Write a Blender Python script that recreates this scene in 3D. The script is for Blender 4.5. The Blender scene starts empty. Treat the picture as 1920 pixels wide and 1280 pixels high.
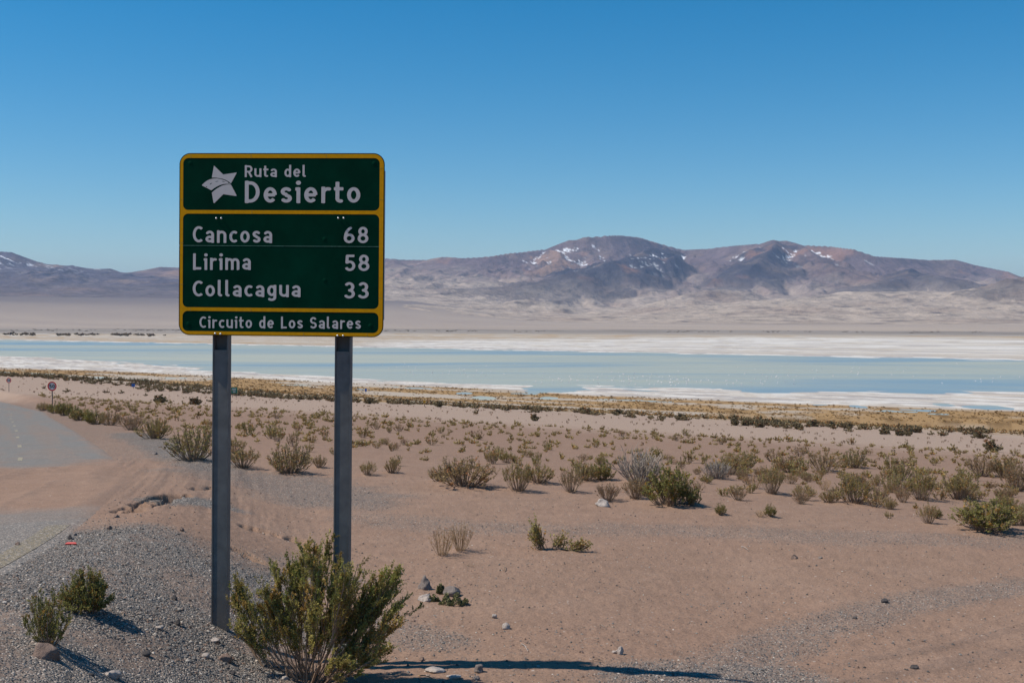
import bpy, math, random
import numpy as np
from mathutils import Matrix, Vector

random.seed(7)
RNG = np.random.default_rng(11)
SC = bpy.context.scene
COL = SC.collection

# ---------------------------------------------------------------- camera
F = 2200.0                  # focal length in photo pixels (photo 1920 wide)
HC = 37.0                   # camera height above the lake
PITCH = math.atan((640 - 598) / F)
ROLL = math.radians(0.18)
fwd = Vector((0, math.cos(PITCH), -math.sin(PITCH)))
right = Vector((1, 0, 0)); up = right.cross(fwd)
right, up = (right * math.cos(ROLL) + up * math.sin(ROLL)), (up * math.cos(ROLL) - right * math.sin(ROLL))
cam_data = bpy.data.cameras.new('camera')
cam_data.sensor_width = 36.0
cam_data.lens = 36.0 * F / 1920.0
cam_data.clip_start = 0.1
cam_data.clip_end = 120000.0
cam = bpy.data.objects.new('camera', cam_data)
COL.objects.link(cam)
cam.matrix_world = Matrix(((right.x, up.x, -fwd.x, 0), (right.y, up.y, -fwd.y, 0), (right.z, up.z, -fwd.z, HC), (0, 0, 0, 1)))
SC.camera = cam

# ---------------------------------------------------------------- sky and sun
SUN_EL = math.radians(54.0)
SUN_TO = math.radians(3.5)      # how far the sun stands on the camera's side of due left
sun_dir = Vector((-math.cos(SUN_EL) * math.cos(SUN_TO), -math.cos(SUN_EL) * math.sin(SUN_TO), math.sin(SUN_EL)))
world = bpy.data.worlds.new('World')
SC.world = world
world.use_nodes = True
wn, wl = world.node_tree.nodes, world.node_tree.links
wn.clear()
sky = wn.new('ShaderNodeTexSky')
sky.sky_type = 'NISHITA'
sky.sun_disc = False
sky.sun_elevation = SUN_EL
sky.sun_rotation = math.atan2(sun_dir.x, sun_dir.y)
sky.altitude = 700.0
sky.air_density = 1.0
sky.dust_density = 0.2
sky.ozone_density = 3.0
bg = wn.new('ShaderNodeBackground')
bg.inputs['Strength'].default_value = 0.111
wo = wn.new('ShaderNodeOutputWorld')
hs = wn.new('ShaderNodeHueSaturation')
hs.inputs['Saturation'].default_value = 1.5
hs.inputs['Hue'].default_value = 0.492
wl.new(sky.outputs[0], hs.inputs['Color'])
wl.new(hs.outputs[0], bg.inputs['Color'])
wl.new(bg.outputs[0], wo.inputs['Surface'])

sun_data = bpy.data.lights.new('sun', 'SUN')
sun_data.energy = 4.9
sun_data.angle = math.radians(0.53)
sun_data.color = (1.0, 0.92, 0.80)
sun = bpy.data.objects.new('sun', sun_data)
COL.objects.link(sun)
sun.rotation_euler = (-sun_dir).to_track_quat('-Z', 'Y').to_euler()
sun.location = (0, 0, HC + 60)

SC.view_settings.view_transform = 'Standard'
SC.view_settings.look = 'None'
SC.view_settings.exposure = 0.0
SC.view_settings.gamma = 1.0
SC.view_settings.use_curve_mapping = False
SC.render.engine = 'CYCLES'
SC.cycles.use_denoising = True
SC.cycles.max_bounces = 5
SC.cycles.diffuse_bounces = 2
SC.cycles.glossy_bounces = 2
SC.cycles.transparent_max_bounces = 4
SC.cycles.volume_bounces = 0
SC.cycles.caustics_reflective = False
SC.cycles.caustics_refractive = False
SC.cycles.use_adaptive_sampling = True
SC.cycles.adaptive_threshold = 0.01

# ---------------------------------------------------------------- helpers
def smooth(a, b, v):
    t = np.clip((np.asarray(v, float) - a) / (b - a), 0, 1)
    return t * t * (3 - 2 * t)

def _hash(ix, iy, seed):
    h = (ix.astype(np.int64) * 374761393 + iy.astype(np.int64) * 668265263 + seed * 1442695041) & 0xFFFFFFFF
    h = ((h ^ (h >> 13)) * 1274126177) & 0xFFFFFFFF
    return ((h ^ (h >> 16)) & 0xFFFF) / 65535.0

def perlin(x, y, seed=0):
    x = np.asarray(x, float); y = np.asarray(y, float)
    x0 = np.floor(x); y0 = np.floor(y)
    fx, fy = x - x0, y - y0
    ux = fx * fx * fx * (fx * (fx * 6 - 15) + 10); uy = fy * fy * fy * (fy * (fy * 6 - 15) + 10)
    def g(ox, oy):
        a = _hash(x0 + ox, y0 + oy, seed) * 2 * np.pi
        return np.cos(a) * (fx - ox) + np.sin(a) * (fy - oy)
    a = g(0, 0) * (1 - ux) + g(1, 0) * ux
    b = g(0, 1) * (1 - ux) + g(1, 1) * ux
    return (a * (1 - uy) + b * uy) * 1.5

def fbm(x, y, octs=4, seed=0, gain=0.5, lac=2.03):
    v = 0.0; amp = 1.0; tot = 0.0
    for o in range(octs):
        v = v + amp * perlin(x, y, seed + o * 17)
        tot += amp; amp *= gain; x = x * lac + 13.7; y = y * lac - 7.3
    return v / tot

def ridged(x, y, octs=4, seed=0, gain=0.5):
    v = 0.0; amp = 1.0; tot = 0.0
    for o in range(octs):
        v = v + amp * (1 - np.abs(perlin(x, y, seed + o * 29)) * 1.6)
        tot += amp; amp *= gain; x = x * 2.1 + 3.1; y = y * 2.1 + 9.2
    return v / tot

def lerp(a, b, t):
    return a + (b - a) * t

def srgb(r, g, b):
    f = lambda c: (c / 255 / 12.92) if c <= 10 else ((c / 255 + 0.055) / 1.055) ** 2.4
    return np.array([f(r), f(g), f(b)])

def mesh_np(name, verts, faces, mat=None, smooth_shade=False, col=None, attrs=None, mats=None, mat_idx=None):
    """faces: (n,3) or (n,4) array, or list of several such arrays"""
    me = bpy.data.meshes.new(name)
    verts = np.asarray(verts, np.float32).reshape(-1, 3)
    fl = faces if isinstance(faces, list) else [faces]
    fl = [np.asarray(f, np.int32) for f in fl if len(f)]
    loops = np.concatenate([f.ravel() for f in fl])
    sizes = np.concatenate([np.full(len(f), f.shape[1], np.int32) for f in fl])
    starts = np.concatenate([[0], np.cumsum(sizes)[:-1]]).astype(np.int32)
    me.vertices.add(len(verts)); me.vertices.foreach_set('co', verts.ravel())
    me.loops.add(len(loops)); me.loops.foreach_set('vertex_index', loops)
    me.polygons.add(len(sizes)); me.polygons.foreach_set('loop_start', starts)
    me.polygons.foreach_set('use_smooth', np.full(len(sizes), bool(smooth_shade)))
    me.update(calc_edges=True)
    if col is not None:
        c = np.ones((len(verts), 4), np.float32); c[:, :3] = np.asarray(col, np.float32)
        a = me.attributes.new('Col', 'FLOAT_COLOR', 'POINT'); a.data.foreach_set('color', c.ravel())
    for k, v in (attrs or {}).items():
        a = me.attributes.new(k, 'FLOAT', 'POINT'); a.data.foreach_set('value', np.asarray(v, np.float32))
    for m in (mats or ([mat] if mat else [])):
        me.materials.append(m)
    if mat_idx is not None:
        me.polygons.foreach_set('material_index', np.asarray(mat_idx, np.int32))
    return me

def obj(name, me, parent=None, **props):
    o = bpy.data.objects.new(name, me)
    COL.objects.link(o)
    if parent is not None:
        o.parent = parent
    for k, v in props.items():
        if v is not None:
            o[k] = v
    return o

def empty(name, loc, rz=0.0, **props):
    o = obj(name, None, **props)
    o.empty_display_size = 0.1
    o.location = loc
    o.rotation_euler = (0, 0, rz)
    return o

def grid_faces(nr, nc):
    i = np.arange(nr - 1)[:, None] * nc + np.arange(nc - 1)[None, :]
    i = i.ravel()
    return np.stack([i, i + 1, i + nc + 1, i + nc], 1)

def material(name):
    m = bpy.data.materials.new(name)
    m.use_nodes = True
    n, l = m.node_tree.nodes, m.node_tree.links
    b = n['Principled BSDF']
    b.inputs['Specular IOR Level'].default_value = 0.25
    return m, n, l, b

def node(n, typ, **kw):
    x = n.new(typ)
    for k, v in kw.items():
        if k in x.inputs.keys():
            x.inputs[k].default_value = v
        else:
            setattr(x, k, v)
    return x

def mix_rgb(n, l, fac, a, b, blend='MIX'):
    x = n.new('ShaderNodeMix'); x.data_type = 'RGBA'; x.blend_type = blend; x.clamp_factor = True
    for s, v in ((x.inputs[0], fac), (x.inputs[6], a), (x.inputs[7], b)):
        if hasattr(v, 'links'):
            l.new(v, s)
        elif isinstance(v, (int, float)):
            s.default_value = v
        else:
            s.default_value = tuple(v) + (1.0,) * (4 - len(v))
    return x.outputs[2]

def ramp(n, l, fac, stops, interp='LINEAR'):
    x = n.new('ShaderNodeValToRGB'); x.color_ramp.interpolation = interp
    e = x.color_ramp.elements
    while len(e) > 1:
        e.remove(e[-1])
    for i, (p, c) in enumerate(stops):
        k = e[0] if i == 0 else e.new(p)
        k.position = p
        c = (c, c, c) if isinstance(c, (int, float)) else tuple(c)
        k.color = c[:3] + (1,)
    l.new(fac, x.inputs[0])
    return x.outputs[0]

def math_node(n, l, op, a, b=None):
    x = n.new('ShaderNodeMath'); x.operation = op
    for s, v in ((x.inputs[0], a), (x.inputs[1], b)):
        if v is None: continue
        if hasattr(v, 'links'): l.new(v, s)
        else: s.default_value = v
    return x.outputs[0]

# ---------------------------------------------------------------- terrain
US = (0.535, 0.845)          # direction down the slope, square to the shore
_S = np.array([-400, -100, -20, 0, 10, 18, 25, 37, 60, 90, 123, 169, 211, 260, 300, 340, 385, 415, 440, 490, 510, 530, 545, 600, 1100, 1160, 1230, 1600, 2300, 9e4])
_Z = np.array([2, -1, -2.6, -2.95, -3.02, -3.2, -3.75, -5.0, -7.0, -9.5, -12.4, -16.4, -19.8, -23.6, -26.8, -30.0, -33.6, -35.6, -36.6, -36.86, -36.90, -36.93, -37.03, -37.3, -37.3, -37.03, -36.9, -36.6, -36.0, -36.0])
_ts = np.linspace(-400, 3000, 34001)
_tz = np.interp(_ts, _S, _Z)
def _sm(a, k):
    p = np.pad(a, k, mode='edge'); c = np.cumsum(np.insert(p, 0, 0)); return (c[2*k+1:] - c[:-2*k-1]) / (2*k+1)
_near = _sm(_sm(_tz, 25), 25); _far = _sm(_sm(_tz, 90), 90)
_tz = lerp(_near, _far, smooth(40, 120, _ts))

def poly_closest(pts, x, y):
    """distance along, signed offset (left of travel positive) of the closest point on a polyline"""
    pts = np.asarray(pts, float)
    seg = pts[1:] - pts[:-1]; L = np.hypot(seg[:, 0], seg[:, 1]); acc = np.concatenate([[0], np.cumsum(L)])
    best = np.full(np.shape(x), 1e18); al = np.zeros(np.shape(x)); off = np.zeros(np.shape(x))
    for k in range(len(seg)):
        dx, dy = seg[k] / L[k]
        rx, ry = x - pts[k, 0], y - pts[k, 1]
        t = np.clip(rx * dx + ry * dy, 0, L[k])
        ex, ey = rx - t * dx, ry - t * dy
        d = ex * ex + ey * ey
        m = d < best
        best = np.where(m, d, best); al = np.where(m, acc[k] + t, al)
        side = np.sign(dx * ry - dy * rx); side = np.where(side == 0, 1, side)
        off = np.where(m, np.sqrt(d) * side, off)
    return al, off

def catmull(pts, n=12):
    p = np.asarray(pts, float); p = np.vstack([2*p[0]-p[1], p, 2*p[-1]-p[-2]])
    out = []
    for i in range(1, len(p) - 2):
        t = np.linspace(0, 1, n, endpoint=False)[:, None]
        out.append(0.5*((2*p[i]) + (-p[i-1]+p[i+1])*t + (2*p[i-1]-5*p[i]+4*p[i+1]-p[i+2])*t**2 + (-p[i-1]+3*p[i]-3*p[i+1]+p[i+2])*t**3))
    out.append(p[-2:-1])
    return np.vstack(out)

# line of the road's shoulder crest; the road lies to its left
CREST = catmull([(-2.7, -12), (-2.9, 0), (-3.6, 10), (-5.0, 17), (-7.2, 24.5), (-13.8, 40), (-23.5, 62), (-36.2, 90), (-78, 172), (-150, 280), (-240, 380)], 8)

def edge_q(along):
    return np.interp(along, [0, 22, 30, 40, 60, 110, 220], [0.9, 0.6, 0.6, 0.7, 0.6, 0.5, 0.5])

def shore_s(t):
    return np.interp(t, [-200, 80, 200, 279, 351, 437, 587, 769, 955, 2000], [760, 655, 600, 570, 556, 548, 578, 648, 690, 760])

def salt_s(t):
    return np.interp(t, [-200, 80, 172, 282, 370, 520, 675, 790, 900, 2000], [540, 518, 506, 508, 518, 528, 540, 526, 526, 560])

def z_base(x, y):
    x = np.asarray(x, float); y = np.asarray(y, float)
    s = US[0] * x + US[1] * y; t = -US[1] * x + US[0] * y
    r = np.hypot(x, y)
    s2 = s + 14 * fbm(x / 160, y / 160, 2, 5) * smooth(60, 200, s) * (1 - smooth(400, 470, s))
    z = np.interp(s2, _ts, _tz)
    sh = shore_s(t) + 26 * fbm(t / 95, s / 160, 3, 47) * (1 - 0.5 * smooth(520, 640, t))
    zl = -37.0 - np.clip((s - sh) * 0.0035, -0.14, 0.35)
    z = np.where(s < 1000, lerp(z, zl, smooth(478, 500, s)), z)
    z = z + 2.6 * smooth(170, 300, t) * smooth(80, 180, s) * (1 - smooth(200, 420, s))
    # lateral fall across the verge in front of the camera
    z = z - 0.16 * smooth(0.3, 3.0, x) * (1 - smooth(12, 20, y)) + 0.0
    al = np.zeros(x.shape); q = np.full(x.shape, -50.0)
    nr = (r < 420) & (x < 6)
    if np.any(nr):
        al[nr], q[nr] = poly_closest(CREST, x[nr], y[nr])
    road = -1.65 - 0.055 * r
    w = smooth(-2.15, 0.35, q) * (1 - smooth(230, 330, r))
    z = lerp(z, road, w * (1 - smooth(14, 45, q)))
    # rise under the photographer's feet
    z = z + 1.2 * (1 - smooth(2.0, 6.5, r)) * (y < 8)
    # rising plain beyond the salt flat
    lf = 1 - smooth(-0.12, 0.06, np.where(y > 10, x / np.maximum(y, 10), 1))
    z = z + np.clip(r - 4200, 0, 12000) * lerp(0.012, 0.036, lf) * smooth(4200, 7500, r)
    return z, s, t, q, al, r

def pray(px, py):
    d = np.array(fwd) * F + np.array(right) * (px - 960) - np.array(up) * (py - 640)
    return d / np.linalg.norm(d)

def ground_hit(px, py, fun=None):
    d = pray(px, py)
    lo, hi = 4.0, 5000.0
    for it in range(3):
        ts = np.geomspace(lo, hi, 160)
        P = d[None, :] * ts[:, None]
        z = (fun if fun is not None and it == 2 else z_base)(P[:, 0], P[:, 1])
        z = z[0] if isinstance(z, tuple) else z
        k = max(int(np.argmax(P[:, 2] < z)), 1)
        lo, hi = ts[max(k - 2, 0)], ts[min(k + 1, 159)]
        if it == 1: lo, hi = ts[k] * 0.94, ts[k] * 1.06
    a = P[k - 1, 2] - z[k - 1]; b = P[k, 2] - z[k]
    tt = ts[k - 1] + (ts[k] - ts[k - 1]) * a / (a - b)
    return d * tt

def world_line(pix):
    return np.array([ground_hit(a, b)[:2] for a, b in pix])

# channels, ruts and gravel strips, traced on the ground
GULLY = [world_line([(238, 958), (262, 948), (290, 938), (318, 928), (345, 930)]),
         world_line([(462, 988), (500, 1000), (535, 1008), (558, 1014)]),
         world_line([(444, 1030), (490, 1052), (515, 1060)]),
         world_line([(360, 918), (400, 914)])]
GULLY_W = [(0.17, 0.34), (0.12, 0.20), (0.09, 0.14), (0.08, 0.12)]
SLIT = [world_line([(900, 936), (960, 938), (1020, 941), (1090, 946)]),
        world_line([(640, 975), (760, 978), (900, 984), (1060, 988), (1300, 990)]),
        world_line([(1480, 985), (1600, 992), (1720, 1000), (1850, 1008), (1960, 1012)])]
RUT_R = world_line([(1380, 1279), (1560, 1256), (1740, 1225), (1960, 1175)])
RUT_R = np.vstack([RUT_R[0] * 2 - RUT_R[1], RUT_R, RUT_R[-1] * 2 - RUT_R[-2]])
RUT_L = world_line([(20, 985), (90, 945), (160, 905), (210, 870), (235, 845), (225, 825)])

# roadside, foreground and middle shrubs, one by one: kind, foot x, foot y, width, height (photo pixels), label
SHRUBS = [
    ('dense', 160, 1143, 82, 70, 'dense dark green rounded shrub on grey gravel, behind a feathery smaller one'),
    ('feather', 92, 1211, 76, 94, 'feathery green shrub with bare stem on gravel beside a brown boulder'),
    ('olive', 362, 862, 88, 68, 'big olive shrub on the road edge just behind the left sign post'),
    ('olive', 290, 822, 66, 40, 'olive shrub at road edge next to the big one behind the sign post'),
    ('brown', 248, 806, 52, 30, 'reddish brown dry shrub in the roadside row of green shrubs'),
    ('olive', 207, 797, 46, 28, 'olive shrub in the roadside row beside the reddish brown shrub'),
    ('green', 180, 795, 40, 28, 'green shrub in the middle of the roadside row'),
    ('green', 150, 788, 42, 28, 'green shrub in the roadside row, second past the speed sign'),
    ('green', 122, 779, 36, 26, 'green shrub close to the right of the nearer speed sign pole'),
    ('green', 104, 775, 30, 22, 'bright green shrub at the foot of the nearer speed sign'),
    ('olive', 82, 770, 26, 16, 'low olive shrub at the left of the nearer speed sign'),
    ('olive', 543, 886, 78, 58, 'round olive shrub standing alone between the two sign posts'),
    ('sparse', 455, 876, 60, 40, 'thin pale olive shrub just right of the left sign post'),
    ('sparse', 440, 850, 46, 34, 'thin olive shrub behind the left sign post, higher on the slope'),
    ('olive', 870, 911, 118, 60, 'wide dense olive shrub, biggest of the row right of the sign'),
    ('olive', 825, 902, 46, 34, 'low olive shrub at the left end of the widest shrub'),
    ('sparse', 973, 919, 56, 60, 'tall bare-stemmed shrub with olive top right of the widest shrub'),
    ('olive', 1010, 904, 60, 36, 'low olive shrub between bare-stemmed shrubs in the middle row'),
    ('brown', 1070, 921, 44, 50, 'brownish bare-stemmed shrub with green tips in the middle row'),
    ('olive', 1095, 900, 60, 38, 'olive shrub just behind the brownish bare-stemmed shrub'),
    ('green', 1130, 899, 46, 40, 'fresh green upright shrub left of the grey dead bush'),
    ('brown', 1140, 938, 46, 36, 'small dry brown shrub behind the pale oval stone'),
    ('dead', 1200, 906, 100, 74, 'large grey dead bush of tangled bare twigs'),
    ('brown', 1192, 934, 50, 44, 'brown shrub in front of the grey dead bush'),
    ('green', 1255, 946, 92, 80, 'dark green leafy bush in front of the grey dead bush'),
    ('green', 1296, 946, 36, 42, 'small dark green shrub leaning against the leafy bush'),
    ('dead', 1345, 897, 52, 36, 'grey twiggy half-dead shrub with low spreading branches'),
    ('olive', 1372, 888, 60, 42, 'olive shrub behind the grey twiggy half-dead shrub'),
    ('olive', 1396, 880, 44, 38, 'yellow olive shrub at the left end of the far right row'),
    ('sparse', 1447, 925, 48, 58, 'thin bare-stemmed shrub beside a small dry bush on open sand'),
    ('dry', 1414, 915, 40, 32, 'small dry leafless bush left of the thin bare-stemmed shrub'),
    ('olive', 1482, 886, 56, 34, 'low olive shrub behind the thin bare-stemmed shrub'),
    ('brown', 1545, 884, 66, 42, 'brownish shrub in the far right row above the round one'),
    ('olive', 1600, 876, 50, 34, 'olive shrub at the back of the far right row'),
    ('olive', 1601, 942, 70, 58, 'rounded olive shrub alone on sand with a narrow stem base'),
    ('sparse', 1676, 922, 46, 40, 'thin shrub between the rounded olive one and the tall brown one'),
    ('olive', 1690, 898, 44, 34, 'olive shrub behind the thin shrub of the right row'),
    ('sparse', 1728, 937, 56, 60, 'tall brown-stemmed shrub, middle one of three on the right sand'),
    ('sparse', 1798, 936, 64, 50, 'spreading brown-stemmed shrub right of the tall brown-stemmed one'),
    ('brown', 1840, 892, 54, 40, 'brown shrub behind the spreading brown-stemmed one'),
    ('brown', 1905, 920, 56, 52, 'brown olive shrub touching the right border of the view'),
    ('olive', 1885, 895, 50, 40, 'olive shrub behind the brown one at the right border'),
    ('green', 1850, 993, 108, 62, 'wide bright green shrub in the open at lower right'),
    ('green', 1886, 968, 34, 34, 'green shoot standing at the right rear of the wide green shrub'),
    ('olive', 1918, 984, 36, 38, 'shrub cut by the right border beside the wide green one'),
    ('green', 1351, 964, 22, 22, 'tiny green shrub on open sand left of the twin small shoots'),
    ('green', 1444, 967, 24, 24, 'tiny green shrub with a dry side branch on open sand'),
    ('dry', 1425, 968, 20, 14, 'small dry branch beside a tiny green shrub'),
    ('green', 1755, 971, 22, 20, 'tiny pale green tuft left of the wide green shrub'),
    ('dry', 828, 1040, 46, 52, 'leafless reddish twig bush on sand right of the sign'),
    ('dry', 862, 1031, 46, 52, 'upright tan dry tuft beside the leafless reddish twig bush'),
    ('sparse', 690, 890, 34, 28, 'small olive shrub close to the right of the right post'),
    ('olive', 736, 886, 30, 28, 'small rounded olive shrub left of the widest shrub'),
    ('olive', 600, 876, 26, 26, 'small green shrub right of the round one between the posts'),
    ('dry', 1545, 918, 26, 24, 'low leafless twig bush left of the rounded olive shrub'),
]
MOUNDS = [(*ground_hit(a_, b_)[:2], w_ * math.hypot(*ground_hit(a_, b_)[:2]) / F * 0.62) for _, a_, b_, w_, h_, _ in SHRUBS if b_ > 840]
MOUNDS += [(*ground_hit(a_, b_)[:2], 0.17) for a_, b_ in ((412, 1184), (640, 1244))]

POOLS = []
for a_, b_, w_, h_ in ((905, 746, 62, 34), (1034, 746, 44, 26), (870, 737, 34, 20), (1006, 733, 60, 30), (1035, 729, 120, 60), (180, 708, 34, 30), (1850, 763, 90, 30), (1770, 758, 40, 20), (700, 747, 22, 14), (1610, 762, 30, 14)):
    q_ = pray(a_, b_); q_ = q_ * (-36.9 / q_[2])
    POOLS.append((q_[0], q_[1], w_ * q_[1] / F / 2, h_ * 0.5))

def near_marks(x, y, r, cover):
    out = np.zeros(x.shape); m = r < 60
    x, y, cover = x[m], y[m], cover[m]
    z = np.zeros(x.shape)
    for mx, my, mr in MOUNDS:
        dd = (x - mx) ** 2 + (y - my) ** 2
        k = dd < 9 * mr * mr
        if np.any(k):
            z[k] += min(0.09, 0.13 * mr + 0.02) * np.exp(-dd[k] / (mr * mr)) * (0.8 + 0.5 * fbm(x[k] * 2, y[k] * 2, 2, 49))
    for g, (w, dep) in zip(GULLY, GULLY_W):
        gx = x + 0.10 * fbm(x * 3, y * 3, 2, 31); gy = y + 0.10 * fbm(x * 3, y * 3, 2, 32)
        a, o = poly_closest(g, gx, gy)
        prof = np.exp(-(o / w) ** 6) * smooth(-0.25, 0.2, fbm(x * 3.2, y * 3.2, 3, 33))
        z = z - dep * np.maximum(prof, 0)
    for g in SLIT:
        a, o = poly_closest(g, x, y + 0.12 * fbm(x * 1.1, y * 1.1, 2, 35))
        br = smooth(-0.15, 0.25, fbm(x * 0.9, y * 0.9, 2, 36))
        z = z + np.where(np.abs(o) < 1.2, 0.045 * np.tanh(-o / 0.05) * np.exp(-np.abs(o) / 0.45) * br, 0)
    a, o = poly_closest(RUT_R, x, y)
    w = (1 - smooth(0.8, 1.5, np.abs(o + 0.5)))
    z = z + w * 0.030 * fbm(o * 4.2, a * 0.22, 3, 37)
    a, o = poly_closest(RUT_L, x, y)
    w = (1 - smooth(2.2, 4.5, np.abs(o))) * cover
    z = z + w * 0.050 * fbm(o * 2.6, a * 0.10, 4, 39, 0.65)
    out[m] = z
    return out

def z_full(x, y, info=False):
    z, s, t, q, al, r = z_base(x, y)
    near = 1 - smooth(40, 120, r)
    eq = edge_q(al)
    onroad = smooth(-0.1, 0.4, q - eq) * (1 - smooth(6.8, 7.4, q - eq)) * (r < 330)
    cover = smooth(15.5, 17.5, r + 1.8 * fbm(x * 0.5, y * 0.5, 5, 61, 0.65)) * (1 - smooth(25.6, 28.4, r + 4.5 * fbm(x * 0.3, y * 0.3, 6, 62, 0.65)))
    asphalt = onroad * (1 - cover)
    bumps = 0.04 * fbm(x * 0.4, y * 0.4, 3, 3) + 0.013 * fbm(x * 2.6, y * 2.6, 3, 4) + 0.013 * fbm(x * 9, y * 9, 3, 8)
    z = z + near * bumps * (1 - 0.9 * asphalt)
    z = z + (1 - near) * smooth(100, 200, r) * (1 - onroad) * 0.25 * fbm(x / 25, y / 25, 3, 6) * (1 - smooth(300, 450, s))
    if np.any(r < 60):
        z = z + near_marks(x, y, r, cover)
    # the salt flat: shallow hollows that hold water
    fl = smooth(455, 500, s) * (1 - smooth(2200, 2600, s))
    sx, sy = x / 90, y / 90
    u = (s / 22.0, t / 75.0)
    hol = fbm(u[0], u[1], 4, 41)
    z = z + fl * hol * lerp(0.30, 0.17, smooth(495, 515, s)) * (1 - smooth(0, 40, s - shore_s(t)) * (1 - smooth(1100, 1150, s)))
    for px_, py_, rx_, ry_ in POOLS:
        ex, ey = (x - px_) / rx_, (y - py_) / ry_
        z = z - 0.55 * (1 - smooth(0.55, 1.15, np.hypot(ex, ey) + 0.55 * fbm(x / 9, y / 22, 3, 48)))
    z = z - 0.30 * smooth(440, 470, s) * (1 - smooth(500, 520, s)) * smooth(0.28, 0.42, fbm(s / 17 + 5, t / 46, 3, 44))
    if info:
        return z, dict(s=s, t=t, q=q, al=al, r=r, eq=eq, onroad=onroad, cover=cover, asphalt=asphalt, hol=hol)
    return z

def zg(x, y):
    return float(z_full(np.array([x]), np.array([y]))[0])

def place(px, py):
    """world point where the photo's pixel falls on the ground (z above the lake)"""
    p = ground_hit(px, py, lambda x, y: z_full(x, y))
    return np.array([p[0], p[1], zg(p[0], p[1]) + HC])
# ---------------------------------------------------------------- ground sheet
SAND = srgb(142, 117, 100); SAND_PALE = srgb(168, 147, 131); SAND_WARM = srgb(146, 115, 97)
GRAV = srgb(122, 117, 112); ASPH = srgb(121, 118, 114)
STRAW = srgb(156, 122, 76); STRAW_D = srgb(112, 86, 52); MARSH = srgb(172, 158, 142)
SALT = srgb(205, 199, 191); SALT_W = srgb(166, 158, 152)
FARTAN = srgb(170, 154, 134); FARGREY = srgb(146, 136, 126); FARDARK = srgb(100, 92, 82); FARPLAIN = srgb(172, 156, 140)

def tint(c, w, target):
    return c + (target - c) * w[..., None]

GRAVEL_LINES = [(world_line([(690, 972), (860, 985), (1060, 992), (1300, 996), (1560, 1004), (1800, 1012), (1960, 1016)]), 0.8, 0.20),
                (world_line([(1240, 1279), (1360, 1240), (1500, 1190), (1660, 1140), (1920, 1092)]), 0.42, 0.30),
                (world_line([(1240, 1275), (1420, 1262)]), 0.6, 0.6),
                (world_line([(430, 890), (520, 905), (640, 935)]), 1.5, 0.42),
                (world_line([(330, 938), (395, 945)]), 0.55, 1.0),
                (world_line([(250, 812), (330, 850), (400, 880)]), 0.9, 0.7),
                (world_line([(700, 1170), (800, 1200)]), 0.45, 0.3)]

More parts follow.
